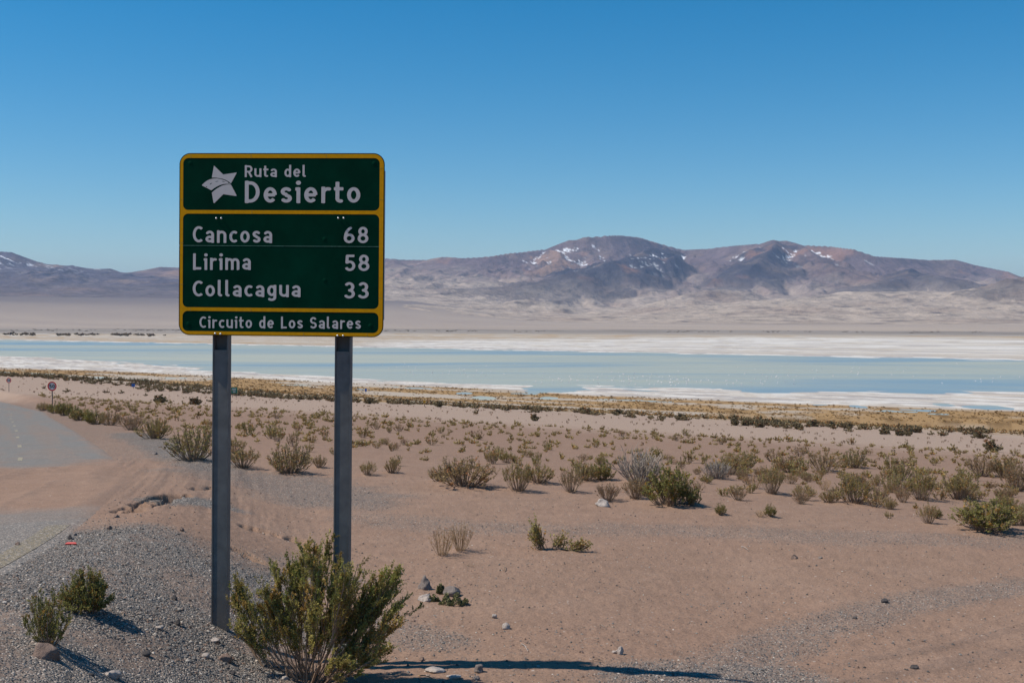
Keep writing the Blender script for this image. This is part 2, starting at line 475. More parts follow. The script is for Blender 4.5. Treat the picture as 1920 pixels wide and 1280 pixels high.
def ground_look(x, y, z, d):
    s, t, q, r = d['s'], d['t'], d['q'], d['r']
    c = np.broadcast_to(SAND, x.shape + (3,)).copy()
    n1 = fbm(x / 6, y / 6, 4, 71); n2 = fbm(x / 1.3, y / 1.3, 3, 72)
    c = tint(c, np.clip(0.35 + 0.5 * n1, 0, 1) * 0.6, SAND_WARM)
    c = tint(c, np.clip(0.3 * n2, 0, 1), srgb(168, 142, 124))
    # gravel
    g = np.zeros(x.shape)
    for ln, w, a in GRAVEL_LINES:
        _, o = poly_closest(ln, x, y)
        g = np.maximum(g, a * (1 - smooth(0.35 * w, 1.25 * w, np.abs(o) + 0.5 * w * fbm(x * 0.9, y * 0.9, 3, 73))))
    sh = smooth(-2.3, -1.2, q + 0.9 * fbm(x * 0.55, y * 0.55, 3, 74)) * (1 - smooth(13.0, 15.5, r + 1.5 * fbm(x * 0.4, y * 0.4, 3, 75)))
    sh = sh * (0.45 + 0.75 * smooth(-0.25, 0.2, fbm(x * 0.8 + 9, y * 0.8, 3, 76)))
    far_sh = smooth(-1.6, -0.2, q) * smooth(24, 30, r) * (1 - smooth(7, 9, q)) * (r < 260)
    g = np.clip(np.maximum(np.maximum(g, sh), 0.18 * far_sh), 0, 1)
    g = np.where(r < 120, g, 0.5 * g)
    c = tint(c, g * 0.75, GRAV)
    # wheel tracks in drift and verge: disturbed soil plus rut shading painted darker
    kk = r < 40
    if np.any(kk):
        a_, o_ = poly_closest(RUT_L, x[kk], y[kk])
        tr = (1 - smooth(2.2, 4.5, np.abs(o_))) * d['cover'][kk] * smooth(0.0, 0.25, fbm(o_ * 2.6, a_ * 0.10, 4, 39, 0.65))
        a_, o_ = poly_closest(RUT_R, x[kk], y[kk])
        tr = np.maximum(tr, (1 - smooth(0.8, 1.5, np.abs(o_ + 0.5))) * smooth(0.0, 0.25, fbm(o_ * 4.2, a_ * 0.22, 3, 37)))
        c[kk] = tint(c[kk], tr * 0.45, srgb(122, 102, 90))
    # darker rock-mulch on the shrub slope, paler bare strip lower down
    slope = smooth(20, 30, s) * (1 - smooth(74, 92, s + 6 * n1))
    c = tint(c, slope * 0.25, srgb(134, 108, 92))
    pale = smooth(66, 104, s + 12 * n1 + 8 * n2) * (1 - smooth(300, 380, s))
    c = tint(c, pale * 0.75, SAND_PALE)
    # marsh with straw grass and salt
    m = smooth(205, 262, s + 30 * fbm(s / 40, t / 120, 3, 77))
    c = tint(c, m, MARSH)
    f2 = fbm(s / 30, t / 130, 5, 78, 0.6)
    ss = salt_s(t)
    sw = smooth(-0.04, 0.12, f2 + 0.13) * smooth(225, 275, s + 25 * f2) * (1 - smooth(-14, 4, s - ss + 22 * fbm(s / 14, t / 60, 3, 79)))
    c = tint(c, sw * 0.9, STRAW)
    c = tint(c, sw * smooth(0.0, 0.35, fbm(x / 9, y / 9, 4, 80)), STRAW_D)
    sal = smooth(-16, 8, s - ss + 18 * fbm(s / 16, t / 80, 4, 81))
    c = tint(c, sal * (1 - sw * 0.8), SALT)
    c = tint(c, sal * smooth(-0.05, 0.2, fbm(s / 9 + 3, t / 40, 4, 94)) * 0.7 * (1 - smooth(900, 1000, s)), srgb(176, 162, 146))
    wet = smooth(-0.02, 0.2, fbm(s / 11, t / 60, 4, 82)) * sal * (1 - smooth(1230, 1300, s)) * (1 - sw)
    c = tint(c, wet * 0.8, srgb(158, 150, 146))
    # beyond the water: streaks of salt, mud and dry grass, then the plain
    fs = fbm(s / 60 + 2, t / 900, 5, 83, 0.6)
    far = smooth(1180, 1250, s)
    c = tint(c, far * smooth(-0.05, 0.2, fs) * 0.8, SALT_W)
    c = tint(c, far * smooth(0.0, 0.25, fbm(s / 45 + 7, t / 700, 5, 93, 0.6)) * 0.6, srgb(184, 170, 150))
    rr = r + 260 * fbm(s / 300, t / 1400, 3, 84)
    k = smooth(1850, 2300, rr - 500 * smooth(-0.05, 0.35, x / np.maximum(y, 1)) + 900 * smooth(0.0, -0.3, x / np.maximum(y, 1)))
    far_tan = k * far
    c = tint(c, far_tan * (0.80 - 0.5 * smooth(0.05, 0.3, fbm(s / 90, t / 1200, 4, 85))), FARTAN)
    c = tint(c, far_tan * smooth(0.1, 0.35, fbm(s / 70 + 4, t / 900, 4, 86)) * 0.8, srgb(166, 136, 98))
    c = tint(c, smooth(2700, 3100, rr), FARGREY)
    c = tint(c, smooth(3300, 3500, rr) * (1 - smooth(3900, 4300, rr)) * smooth(-0.1, 0.3, fbm(s / 200, t / 500, 4, 87)) * 0.8, FARDARK)
    pl = smooth(3950, 4350, rr)
    c = tint(c, pl, FARPLAIN)
    c = tint(c, pl * np.clip(0.4 + 0.9 * fbm(s / 600, t / 2600, 4, 88), 0, 1) * 0.7, srgb(142, 128, 120))
    lf = 1 - smooth(-0.14, 0.02, x / np.maximum(y, 1))
    c = tint(c, pl * smooth(5200, 9000, r) * lerp(0.25, 0.85, lf), srgb(112, 102, 100))
    return c, g

def build_ground():
    # rows closer together near by, columns denser across the view
    yy = np.concatenate([np.linspace(1380, 900, 285), np.linspace(899.2, 735, 150), np.linspace(734.2, 619, 112)])
    ts = np.geomspace(5.5, 5000, 6000)
    zc = z_base(np.zeros_like(ts), ts)[0]
    prof = 598 - zc / ts * F
    prof = np.minimum.accumulate(prof)
    rad = np.interp(-yy, -prof, ts)
    rad = np.concatenate([[0.05, 1, 2, 3, 4, 5], rad[rad > 5.6], np.geomspace(rad[-1] * 1.05, 60000, 60)])
    rad = np.unique(np.round(rad, 4))
    a = np.radians(27.0)
    ang = np.concatenate([np.linspace(-math.pi, -a, 34, endpoint=False), np.linspace(-a, a, 700), np.linspace(a, math.pi, 35)[1:]])
    R, A = np.meshgrid(rad, ang, indexing='ij')
    x, y = R * np.sin(A), R * np.cos(A)
    z, d = z_full(x, y, True)
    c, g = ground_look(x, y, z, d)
    z = z - 0.03 * smooth(0.35, 1.0, d['q'] - d['eq']) * (1 - smooth(5.8, 6.6, d['q'] - d['eq'])) * (d['r'] < 300) * (d['al'] > 0.5)
    v = np.stack([x, y, z + HC], -1).reshape(-1, 3)
    return mesh_np('ground', v, grid_faces(len(rad), len(ang))[:, ::-1], smooth_shade=True, col=c.reshape(-1, 3), attrs={'gravel': g.ravel()})

def ground_material(name, asphalt=False):
    m, n, l, b = material(name)
    b.inputs['Roughness'].default_value = 0.95
    b.inputs['Specular IOR Level'].default_value = 0.12
    at = node(n, 'ShaderNodeAttribute', attribute_name='Col')
    ag = node(n, 'ShaderNodeAttribute', attribute_name='gravel')
    geo = n.new('ShaderNodeNewGeometry')
    pos = geo.outputs['Position']
    def noise(scale, detail=4.0, rough=0.6):
        x = node(n, 'ShaderNodeTexNoise', Scale=scale, Detail=detail, Roughness=rough); l.new(pos, x.inputs['Vector']); return x.outputs['Fac']
    fine = ramp(n, l, noise(42.0, 5.0, 0.8), [(0.30, 0.50), (0.45, 0.92), (0.56, 1.06), (0.72, 1.5)])
    mid = ramp(n, l, noise(3.1, 4.0, 0.6), [(0.25, 0.90), (0.5, 1.0), (0.75, 1.09)])
    c = mix_rgb(n, l, 1.0, at.outputs['Color'], fine, 'MULTIPLY')
    c = mix_rgb(n, l, 1.0, c, mid, 'MULTIPLY')
    # stones of the gravel: each cell its own tone
    vo = node(n, 'ShaderNodeTexVoronoi', Scale=64.0); l.new(pos, vo.inputs['Vector'])
    sep = n.new('ShaderNodeSeparateColor'); l.new(vo.outputs['Color'], sep.inputs[0])
    tone = ramp(n, l, sep.outputs[0], [(0.0, (0.082, 0.079, 0.077)), (0.35, (0.155, 0.148, 0.142)), (0.65, (0.235, 0.22, 0.202)), (0.85, (0.38, 0.30, 0.24)), (1.0, (0.60, 0.54, 0.48))])
    cellmask = math_node(n, l, 'LESS_THAN', sep.outputs[1], math_node(n, l, 'MULTIPLY', ag.outputs['Fac'], 0.95))
    c = mix_rgb(n, l, math_node(n, l, 'MULTIPLY', cellmask, 0.85), c, tone)
    # sparse small stones everywhere on the sand
    v2 = node(n, 'ShaderNodeTexVoronoi', Scale=21.0); l.new(pos, v2.inputs['Vector'])
    sp2 = n.new('ShaderNodeSeparateColor'); l.new(v2.outputs['Color'], sp2.inputs[0])
    spot = math_node(n, l, 'LESS_THAN', v2.outputs['Distance'], math_node(n, l, 'MULTIPLY', math_node(n, l, 'SUBTRACT', sp2.outputs[0], 0.55), 0.75))
    c = mix_rgb(n, l, math_node(n, l, 'MULTIPLY', spot, 0.7), c, ramp(n, l, sp2.outputs[1], [(0.0, (0.11, 0.09, 0.085)), (0.7, (0.22, 0.17, 0.145)), (1.0, (0.5, 0.43, 0.38))]))
    l.new(c, b.inputs['Base Color'])
    h = math_node(n, l, 'MULTIPLY', vo.outputs['Distance'], math_node(n, l, 'MULTIPLY', cellmask, -0.9))
    h = math_node(n, l, 'ADD', h, math_node(n, l, 'MULTIPLY', noise(22.0, 5.0, 0.7), 0.5))
    bp = node(n, 'ShaderNodeBump', Strength=0.8 if not asphalt else 0.4, Distance=0.035); l.new(h, bp.inputs['Height'])
    l.new(bp.outputs[0], b.inputs['Normal'])
    return m

M_GROUND = ground_material('sand_and_gravel')
me = build_ground(); me.materials.append(M_GROUND)
obj('ground', me, kind='structure', label='pinkish sandy desert ground with grey gravel sloping down to the salt flat')

# ---------------------------------------------------------------- road and its paint
def road_xy(al, q):
    seg = CREST[1:] - CREST[:-1]; L = np.hypot(seg[:, 0], seg[:, 1]); acc = np.concatenate([[0], np.cumsum(L)])
    nrm = np.zeros_like(CREST); tn = np.gradient(CREST, axis=0); tn /= np.linalg.norm(tn, axis=1)[:, None]
    nrm[:, 0] = -tn[:, 1]; nrm[:, 1] = tn[:, 0]
    px = np.interp(al, acc, CREST[:, 0]); py = np.interp(al, acc, CREST[:, 1])
    nx = np.interp(al, acc, nrm[:, 0]); ny = np.interp(al, acc, nrm[:, 1])
    return px + nx * q, py + ny * q

def road_strip(al, q0, q1, nq, lift):
    u = np.linspace(0, 1, nq)
    AL, U = np.meshgrid(al, u, indexing='ij')
    Q = lerp(np.broadcast_to(np.asarray(q0, float).reshape(-1, 1), AL.shape), np.broadcast_to(np.asarray(q1, float).reshape(-1, 1), AL.shape), U)
    x, y = road_xy(AL, Q)
    z, d = z_full(x, y, True)
    if lift is None:      # the road's own edges run out under the sand
        lift = lerp(-0.04, 0.012, smooth(0.0, 0.30, np.minimum(Q - Q[:, :1], Q[:, -1:] - Q)))
    return x, y, z + lift + HC, d, grid_faces(len(al), nq)

al = np.concatenate([np.arange(4, 60, 0.12), np.geomspace(60, 330, 150)])
eq = edge_q(al)
x, y, z, d, fc = road_strip(al, eq + 0.02, eq + 7.0, 70, None)
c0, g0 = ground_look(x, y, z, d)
ins = np.minimum(d['q'] - d['eq'], 7.0 - (d['q'] - d['eq']))
w = (1 - d['cover']) * smooth(0.0, 0.55, ins + 0.5 * fbm(x * 0.8, y * 0.8, 4, 91))
w = w * (1 - 0.35 * smooth(-0.05, 0.3, fbm(d['al'] * 0.06, d['q'] * 1.3, 5, 96, 0.6)))
w = w * (1 - 0.25 * smooth(0.1, 0.35, fbm(x * 0.3, y * 0.3, 3, 92)))
near_dirty = 1 - smooth(12, 17, d['r'])
c = tint(c0, w * lerp(0.98, 0.6, near_dirty), ASPH)
gm = lerp(g0, np.clip(lerp(0.05, 0.8, near_dirty) * (1 - d['cover']), 0, 1), np.clip(w, 0, 1))
me = mesh_np('road', np.stack([x, y, z], -1).reshape(-1, 3), fc, smooth_shade=True, col=c.reshape(-1, 3), attrs={'gravel': gm.ravel()})
M_ROAD = ground_material('dusty_asphalt', True); me.materials.append(M_ROAD)
road = obj('road', me, kind='structure', label='grey asphalt road bending left, half buried by a drift of sand')

def paint_material():
    m, n, l, b = material('faded_yellow_paint')
    b.inputs['Roughness'].default_value = 0.9
    geo = n.new('ShaderNodeNewGeometry')
    nz = node(n, 'ShaderNodeTexNoise', Scale=30.0, Detail=6.0, Roughness=0.8); l.new(geo.outputs['Position'], nz.inputs['Vector'])
    l.new(ramp(n, l, nz.outputs['Fac'], [(0.45, (0.22, 0.20, 0.17)), (0.55, (0.34, 0.29, 0.19)), (0.70, (0.45, 0.38, 0.23))]), b.inputs['Base Color'])
    return m
M_PAINT = paint_material()
def paint(al0, al1, off, w):
    a_ = np.arange(al0, al1, 0.15)
    if len(a_) < 2: a_ = np.array([al0, al1])
    e_ = edge_q(a_)
    x, y, z, d, fc = road_strip(a_, e_ + off - w / 2, e_ + off + w / 2, 3, 0.016)
    near_ = d['r'].mean() < 25
    if near_:
        me_ = mesh_np('road_marking', np.stack([x, y, z], -1).reshape(-1, 3), fc, M_ROAD, True, col=np.tile([0.225, 0.185, 0.125], (x.size, 1)), attrs={'gravel': np.full(x.size, 0.55)})
    else:
        me_ = mesh_np('road_marking', np.stack([x, y, z], -1).reshape(-1, 3), fc, M_PAINT)
    obj('road_marking', me_, parent=road)
paint(17.0, 26.2, 0.48, 0.26)
for k in range(14):
    a0 = 40.0 + k * 6.4
    paint(a0, a0 + 1.5, 2.2, 0.10)

# ---------------------------------------------------------------- lake
def lake_material():
    m, n, l, b = material('shallow_milky_water')
    geo = n.new('ShaderNodeNewGeometry')
    mp = node(n, 'ShaderNodeMapping'); mp.inputs['Rotation'].default_value = (0, 0, math.radians(32)); mp.inputs['Scale'].default_value = (0.0016, 0.006, 1)
    l.new(geo.outputs['Position'], mp.inputs['Vector'])
    nz = node(n, 'ShaderNodeTexNoise', Scale=1.0, Detail=6.0, Roughness=0.6, Distortion=0.8); l.new(mp.outputs[0], nz.inputs['Vector'])
    rough = ramp(n, l, nz.outputs['Fac'], [(0.42, 0.6), (0.60, 0.35)])
    col = ramp(n, l, nz.outputs['Fac'], [(0.36, (0.38, 0.395, 0.335)), (0.50, (0.335, 0.37, 0.335)), (0.64, (0.22, 0.30, 0.34))])  # bluer streaks put the sky reflected by wind ripples into the base colour
    l.new(col, b.inputs['Base Color']); l.new(rough, b.inputs['Roughness'])
    b.inputs['IOR'].default_value = 1.33
    b.inputs['Specular IOR Level'].default_value = 0.22
    rip = node(n, 'ShaderNodeTexNoise', Scale=2.2, Detail=3.0); l.new(geo.outputs['Position'], rip.inputs['Vector'])
    bp = node(n, 'ShaderNodeBump', Strength=0.15, Distance=0.1); l.new(rip.outputs['Fac'], bp.inputs['Height']); l.new(bp.outputs[0], b.inputs['Normal'])
    return m
M_WATER = lake_material()
sS, tT = np.meshgrid(np.array([430.0, 700, 1000, 1330]), np.linspace(-1500, 4000, 40), indexing='ij')
x = US[0] * sS - US[1] * tT; y = US[1] * sS + US[0] * tT
obj('lake_water', mesh_np('lake_water', np.stack([x, y, np.zeros_like(x)], -1).reshape(-1, 3), grid_faces(4, 40)[:, ::-1], M_WATER), kind='structure', label='shallow pale blue salt lake lying between white crusted shores')

# ---------------------------------------------------------------- mountains
def ridge3(pts):
    out = []
    for px, py, r in pts:
        d = pray(px, py); d = d / math.hypot(d[0], d[1])
        out.append(d * r)
    return np.array(out)

def sk(pts, r0, wob=600, seed=1):
    p = np.array(pts, float)
    r = r0 + wob * np.sin(p[:, 0] / 97.0 + seed) + wob * 0.5 * np.sin(p[:, 0] / 41.0 + seed * 2)
    return ridge3(np.column_stack([p, r]))

SKY_MAIN = [(560, 500), (640, 492), (725, 484), (760, 487), (800, 487), (830, 481), (865, 484), (910, 481), (960, 474), (1020, 467), (1060, 452), (1100, 444), (1140, 441), (1165, 440), (1200, 445), (1240, 457), (1280, 468), (1330, 466), (1370, 461), (1420, 456), (1450, 449), (1480, 452), (1510, 459), (1560, 462), (1600, 467), (1640, 480), (1690, 483), (1740, 487), (1790, 486), (1830, 496), (1870, 505), (1890, 509), (1912, 522), (1960, 527), (2060, 536), (2200, 545)]
SKY_LEFT = [(-420, 520), (-250, 500), (-120, 482), (-50, 474), (0, 471), (22, 473), (50, 488), (70, 497), (110, 501), (150, 503), (190, 505), (215, 512), (240, 517)]
SKY_L2 = [(190, 520), (240, 516), (268, 510), (300, 500), (330, 501), (360, 505), (400, 497), (470, 500), (560, 498), (640, 494)]
FEATS = [  # ridge line, width in front, width behind, profile power, tone
    (sk(SKY_MAIN, 15000, 500, 1), 5200, 4200, 1.5, 'main'),
    (sk(SKY_LEFT, 14500, 400, 2), 4600, 4000, 1.6, 'left'),
    (sk(SKY_L2, 15500, 300, 3), 4300, 4000, 1.5, 'main'),
    (ridge3([(1240, 462, 14600), (1215, 470, 13800), (1170, 483, 13200), (1110, 500, 12600), (1040, 520, 12000), (960, 532, 11600), (900, 540, 11300)]), 1500, 2500, 1.25, 'dark'),
    (ridge3([(1450, 452, 14600), (1440, 470, 13900), (1420, 490, 13300), (1400, 512, 12800), (1370, 536, 12300)]), 1500, 1800, 1.2, 'dark'),
    (ridge3([(1480, 455, 14700), (1530, 480, 13900), (1580, 505, 13200), (1600, 520, 12800)]), 1700, 1800, 1.3, 'brown'),
    (ridge3([(1020, 468, 14700), (1040, 480, 14100), (1030, 500, 13500), (990, 520, 13000)]), 1300, 1500, 1.3, 'rust'),
    (ridge3([(725, 488, 14600), (760, 500, 13800), (830, 515, 13100), (900, 530, 12500)]), 1500, 1700, 1.3, 'main'),
    (ridge3([(1280, 470, 14700), (1330, 490, 13800), (1340, 505, 13300)]), 1300, 1500, 1.3, 'main'),
    (ridge3([(1690, 500, 13200), (1700, 515, 12400), (1640, 530, 11800), (1570, 552, 11200), (1500, 572, 10700)]), 900, 1600, 1.2, 'dark'),
    (ridge3([(1700, 517, 12400), (1760, 520, 12000), (1820, 530, 11700), (1880, 545, 11400)]), 1000, 1600, 1.2, 'dark'),
    (ridge3([(1430, 600, 8600), (1500, 578, 9000), (1560, 560, 9400), (1620, 548, 9800), (1690, 543, 10000), (1740, 552, 9800), (1780, 575, 9400)]), 2600, 1500, 1.25, 'tan'),
    (ridge3([(1790, 590, 8600), (1840, 572, 8900), (1880, 552, 9200), (1930, 528, 9500), (2000, 505, 9800), (2120, 500, 10000)]), 1900, 2000, 1.2, 'dark2'),
    (ridge3([(1290, 560, 10400), (1330, 545, 10500), (1365, 542, 10500), (1400, 555, 10400)]), 900, 900, 1.1, 'knoll'),
    (ridge3([(1200, 572, 9700), (1240, 563, 9800), (1290, 560, 9900)]), 900, 900, 1.2, 'knoll'),
    (ridge3([(950, 571, 9300), (1000, 563, 9400), (1035, 571, 9300)]), 500, 600, 1.1, 'knoll'),
    (ridge3([(800, 570, 9400), (850, 566, 9400), (880, 570, 9400)]), 500, 600, 1.2, 'knoll'),
    (ridge3([(280, 545, 11500), (310, 535, 11800), (345, 528, 12000), (400, 530, 12000)]), 1100, 1600, 1.2, 'dark'),
    (ridge3([(205, 543, 11400), (225, 538, 11500), (250, 541, 11500)]), 700, 900, 1.2, 'dark'),
    (ridge3([(0, 478, 14300), (40, 500, 13500), (90, 520, 12900), (150, 536, 12300)]), 1500, 1700, 1.3, 'left'),
    (ridge3([(330, 505, 15000), (290, 520, 14200), (230, 530, 13600)]), 1300, 1500, 1.3, 'rust'),
]
TONES = {'main': srgb(114, 98, 99), 'left': srgb(98, 91, 99), 'dark': srgb(70, 65, 72), 'dark2': srgb(84, 78, 79), 'brown': srgb(114, 95, 91), 'rust': srgb(150, 121, 105), 'tan': srgb(160, 146, 134), 'knoll': srgb(120, 110, 106)}

def build_mountains():
    rad = np.concatenate([np.linspace(6200, 12000, 120), np.linspace(12020, 16500, 135), np.linspace(16600, 21000, 14)])
    ang = np.radians(np.linspace(-28.5, 28.5, 780))
    R, A = np.meshgrid(rad, ang, indexing='ij')
    x, y = R * np.sin(A), R * np.cos(A)
    zb = z_base(x, y)[0]
    wx = x + 260 * fbm(x / 1500, y / 1500, 3, 201); wy = y + 260 * fbm(x / 1500, y / 1500, 3, 202)
    H = np.full(x.shape, -1e9); tone = np.zeros(x.shape + (3,)); wsum = np.zeros(x.shape)
    for k, (ln, wf, wb, pw, tn) in enumerate(FEATS):
        exact = k < 3
        ax, ay = (x, y) if exact else (wx, wy)
        spn = ridged(x / 640 + 0.6 * fbm(x / 900, y / 900, 2, 210 + k), y / (2400 if exact else 1100), 4, 220 + k) - 0.45
        h = zb - 30
        if k == 0: crest = np.full(x.shape, 1e9)
        for q_ in range(len(ln) - 1):
            p0, p1 = ln[q_], ln[q_ + 1]; dv = p1[:2] - p0[:2]; LL = math.hypot(*dv)
            tt = np.clip(((ax - p0[0]) * dv[0] + (ay - p0[1]) * dv[1]) / LL ** 2, 0, 1)
            cx, cy = p0[0] + tt * dv[0], p0[1] + tt * dv[1]
            d = np.hypot(ax - cx, ay - cy)
            hz = p0[2] + tt * (p1[2] - p0[2])
            if exact: crest = np.minimum(crest, d)
            wd = lerp(wb, wf, smooth(-500, 500, np.hypot(cx, cy) - R))
            u = np.clip(1 - d / wd, 0, 1)
            amp = smooth(0.0, 0.25, d / wd) * u
            hh = zb + np.maximum(hz - zb, 0) * np.clip((0.62 * u ** pw + 0.38 * np.exp(-d / 480) * u if exact else u ** pw) + 0.37 * spn * amp, 0, None)
            h = np.maximum(h, np.where(u > 0, hh, zb - 30))
        better = h > H
        wgt = smooth(-40, 60, h - H)
        tone = tone * (1 - wgt[..., None]) + TONES[tn] * wgt[..., None]
        H = np.maximum(H, h)
    rel = H - zb
    rough = fbm(x / 420, y / 420, 5, 240, 0.55)
    H = H + (rough * (8 + 0.09 * np.clip(rel, 0, 700)) + 0.05 * np.clip(rel, 0, 600) * (ridged(x / 260 + 0.4 * rough, y / 420, 4, 245) - 0.55)) * smooth(0, 60, rel) * (0.12 + 0.88 * smooth(60, 700, crest))
    H = H + 16 * (ridged(x / 330, y / 520, 4, 246) - 0.5) * smooth(6300, 7500, R) * (1 - smooth(60, 250, rel)) * smooth(-0.16, 0.0, x / y)
    # never above the skylines
    c = tone.copy()
    n = fbm(x / 700, y / 700, 5, 250, 0.6)
    n_f = fbm(x / 180, y / 180, 4, 251, 0.6)
    lf = 1 - smooth(-0.25, -0.08, x / y)
    low = 1 - smooth(40, lerp(470, 90, lf), rel + 260 * n + 120 * n_f)
    LOW = lerp(srgb(178, 161, 144), srgb(112, 102, 102), lf[..., None])
    isdark = (np.linalg.norm(tone - TONES['dark'], axis=-1) < 0.02) | ((np.linalg.norm(tone - TONES['dark2'], axis=-1) < 0.015) & (rel > 60))
    c = tint(c, low * np.where(isdark, 0.5, 0.92), LOW)
    c = tint(c, np.clip(n * 1.5, 0, 1) * 0.8, srgb(150, 128, 112))
    c = tint(c, np.clip(-n_f * 1.8 - 0.05, 0, 1) * 0.85, srgb(76, 70, 72))
    c = tint(c, smooth(0.22, 0.45, fbm(x / 500 + 3, y / 900, 4, 252)) * 0.6 * smooth(250, 500, rel), srgb(158, 118, 96))
    # snow lies in the gullies high up
    def blur(a, k):
        for ax in (0, 1):
            q = np.pad(a, [(k, k) if ax == b else (0, 0) for b in (0, 1)], mode='edge'); cs = np.cumsum(np.insert(q, 0, 0, axis=ax), axis=ax)
            a = (np.take(cs, range(2*k+1, cs.shape[ax]), axis=ax) - np.take(cs, range(0, cs.shape[ax] - 2*k - 1), axis=ax)) / (2*k+1)
        return a
    hollow = blur(H, 5) - H
    u_ = x / y
    patch = np.interp(u_, [-0.45, -0.34, -0.30, 0.0, 0.02, 0.13, 0.15, 0.24, 0.31, 0.33, 0.46], [1.0, 0.9, 0.25, 0.25, 0.8, 1.0, 0.2, 0.45, 0.5, 0.15, 0.15])
    hi = smooth(400, 720, H + 160 * n - 190 * (1 - patch))
    diag = fbm((x + 0.9 * y) / 52 + 2.0 * n, (y - 0.5 * x) / 650, 4, 260, 0.65)
    snow = hi * smooth(9.5, 14.0, 0.8 * hollow + 36 * diag - 6 + 7 * (patch - 0.5) + 7 * smooth(-0.30, -0.36, u_) + 8 * fbm(x / 900, y / 900, 2, 262))
    snow = np.clip(snow, 0, 1)
    mot = 1 + 0.38 * fbm(x / 210, y / 330, 5, 270, 0.65) + 0.25 * (ridged(x / 330, y / 520, 4, 246) - 0.5)
    c = c * mot[..., None]
    c = tint(c, snow, srgb(244, 246, 250))
    v = np.stack([x, y, H + HC], -1).reshape(-1, 3)
    return mesh_np('mountain_range', v, grid_faces(len(rad), len(ang))[:, ::-1], smooth_shade=True, col=c.reshape(-1, 3))

def mountain_material():
    m, n, l, b = material('bare_volcanic_slopes')
    b.inputs['Roughness'].default_value = 0.95; b.inputs['Specular IOR Level'].default_value = 0.05
    at = node(n, 'ShaderNodeAttribute', attribute_name='Col')
    geo = n.new('ShaderNodeNewGeometry')
    nz = node(n, 'ShaderNodeTexNoise', Scale=0.018, Detail=8.0, Roughness=0.7); l.new(geo.outputs['Position'], nz.inputs['Vector'])
    l.new(mix_rgb(n, l, 1.0, at.outputs['Color'], ramp(n, l, nz.outputs['Fac'], [(0.3, 0.72), (0.5, 1.0), (0.7, 1.2)]), 'MULTIPLY'), b.inputs['Base Color'])
    n2 = node(n, 'ShaderNodeTexNoise', Scale=0.012, Detail=8.0, Roughness=0.65); l.new(geo.outputs['Position'], n2.inputs['Vector'])
    bp = node(n, 'ShaderNodeBump', Strength=0.8, Distance=40.0); l.new(n2.outputs['Fac'], bp.inputs['Height']); l.new(bp.outputs[0], b.inputs['Normal'])
    return m
me = build_mountains(); me.materials.append(mountain_material())
obj('mountain_range', me, kind='structure', label='bare purple brown volcanic mountains with streaks of snow beyond the lake')

# ---------------------------------------------------------------- haze
def haze():
    z0, z1 = HC - 45, HC + 1250
    v = np.array([[x_, y_, z_] for z_ in (z0, z1) for x_, y_ in ((-70000, -70000), (70000, -70000), (70000, 70000), (-70000, 70000))], float)
    f = np.array([[3, 2, 1, 0], [4, 5, 6, 7], [0, 1, 5, 4], [1, 2, 6, 5], [2, 3, 7, 6], [3, 0, 4, 7]])
    m = bpy.data.materials.new('thin_blue_air'); m.use_nodes = True
    n, l = m.node_tree.nodes, m.node_tree.links
    n.clear()
    o = n.new('ShaderNodeOutputMaterial'); pv = n.new('ShaderNodeVolumePrincipled')
    pv.inputs['Color'].default_value = (0.45, 0.66, 1.0, 1)
    pv.inputs['Density'].default_value = 2.8e-5
    pv.inputs['Anisotropy'].default_value = 0.0
    l.new(pv.outputs[0], o.inputs['Volume'])
    obj('haze', mesh_np('haze', v, f, m), kind='stuff', label='thin blue air between the viewer and the mountains')
haze()
# ---------------------------------------------------------------- big route sign
def simple_mat(name, rgb, rough=0.6, metal=0.0, spec=0.3, var=0.0, scale=12.0, bump=0.0):
    m, n, l, b = material(name)
    b.inputs['Roughness'].default_value = rough; b.inputs['Metallic'].default_value = metal; b.inputs['Specular IOR Level'].default_value = spec
    b.inputs['Base Color'].default_value = tuple(rgb) + (1,)
    if var or bump:
        tc = n.new('ShaderNodeTexCoord')
        nz = node(n, 'ShaderNodeTexNoise', Scale=scale, Detail=6.0, Roughness=0.65); l.new(tc.outputs['Object'], nz.inputs['Vector'])
        l.new(mix_rgb(n, l, 1.0, tuple(rgb) + (1,), ramp(n, l, nz.outputs['Fac'], [(0.25, 1 - var), (0.5, 1.0), (0.75, 1 + var)]), 'MULTIPLY'), b.inputs['Base Color'])
        if bump:
            bp = node(n, 'ShaderNodeBump', Strength=bump, Distance=0.01); l.new(nz.outputs['Fac'], bp.inputs['Height']); l.new(bp.outputs[0], b.inputs['Normal'])
    return m

def box(x0, x1, y0, y1, z0, z1):
    v = np.array([[x, y, z] for z in (z0, z1) for x, y in ((x0, y0), (x1, y0), (x1, y1), (x0, y1))], float)
    f = np.array([[3, 2, 1, 0], [4, 5, 6, 7], [0, 1, 5, 4], [1, 2, 6, 5], [2, 3, 7, 6], [3, 0, 4, 7]])
    return v, f

def join(parts):
    vs, f3, f4, o = [], [], [], 0
    for v, f in parts:
        v = np.asarray(v, float).reshape(-1, 3)
        for ff in (f if isinstance(f, list) else [f]):
            if len(ff) == 0: continue
            (f3 if np.shape(ff)[1] == 3 else f4).append(np.asarray(ff) + o)
        vs.append(v); o += len(v)
    return np.vstack(vs), [np.vstack(k) for k in (f3, f4) if k]

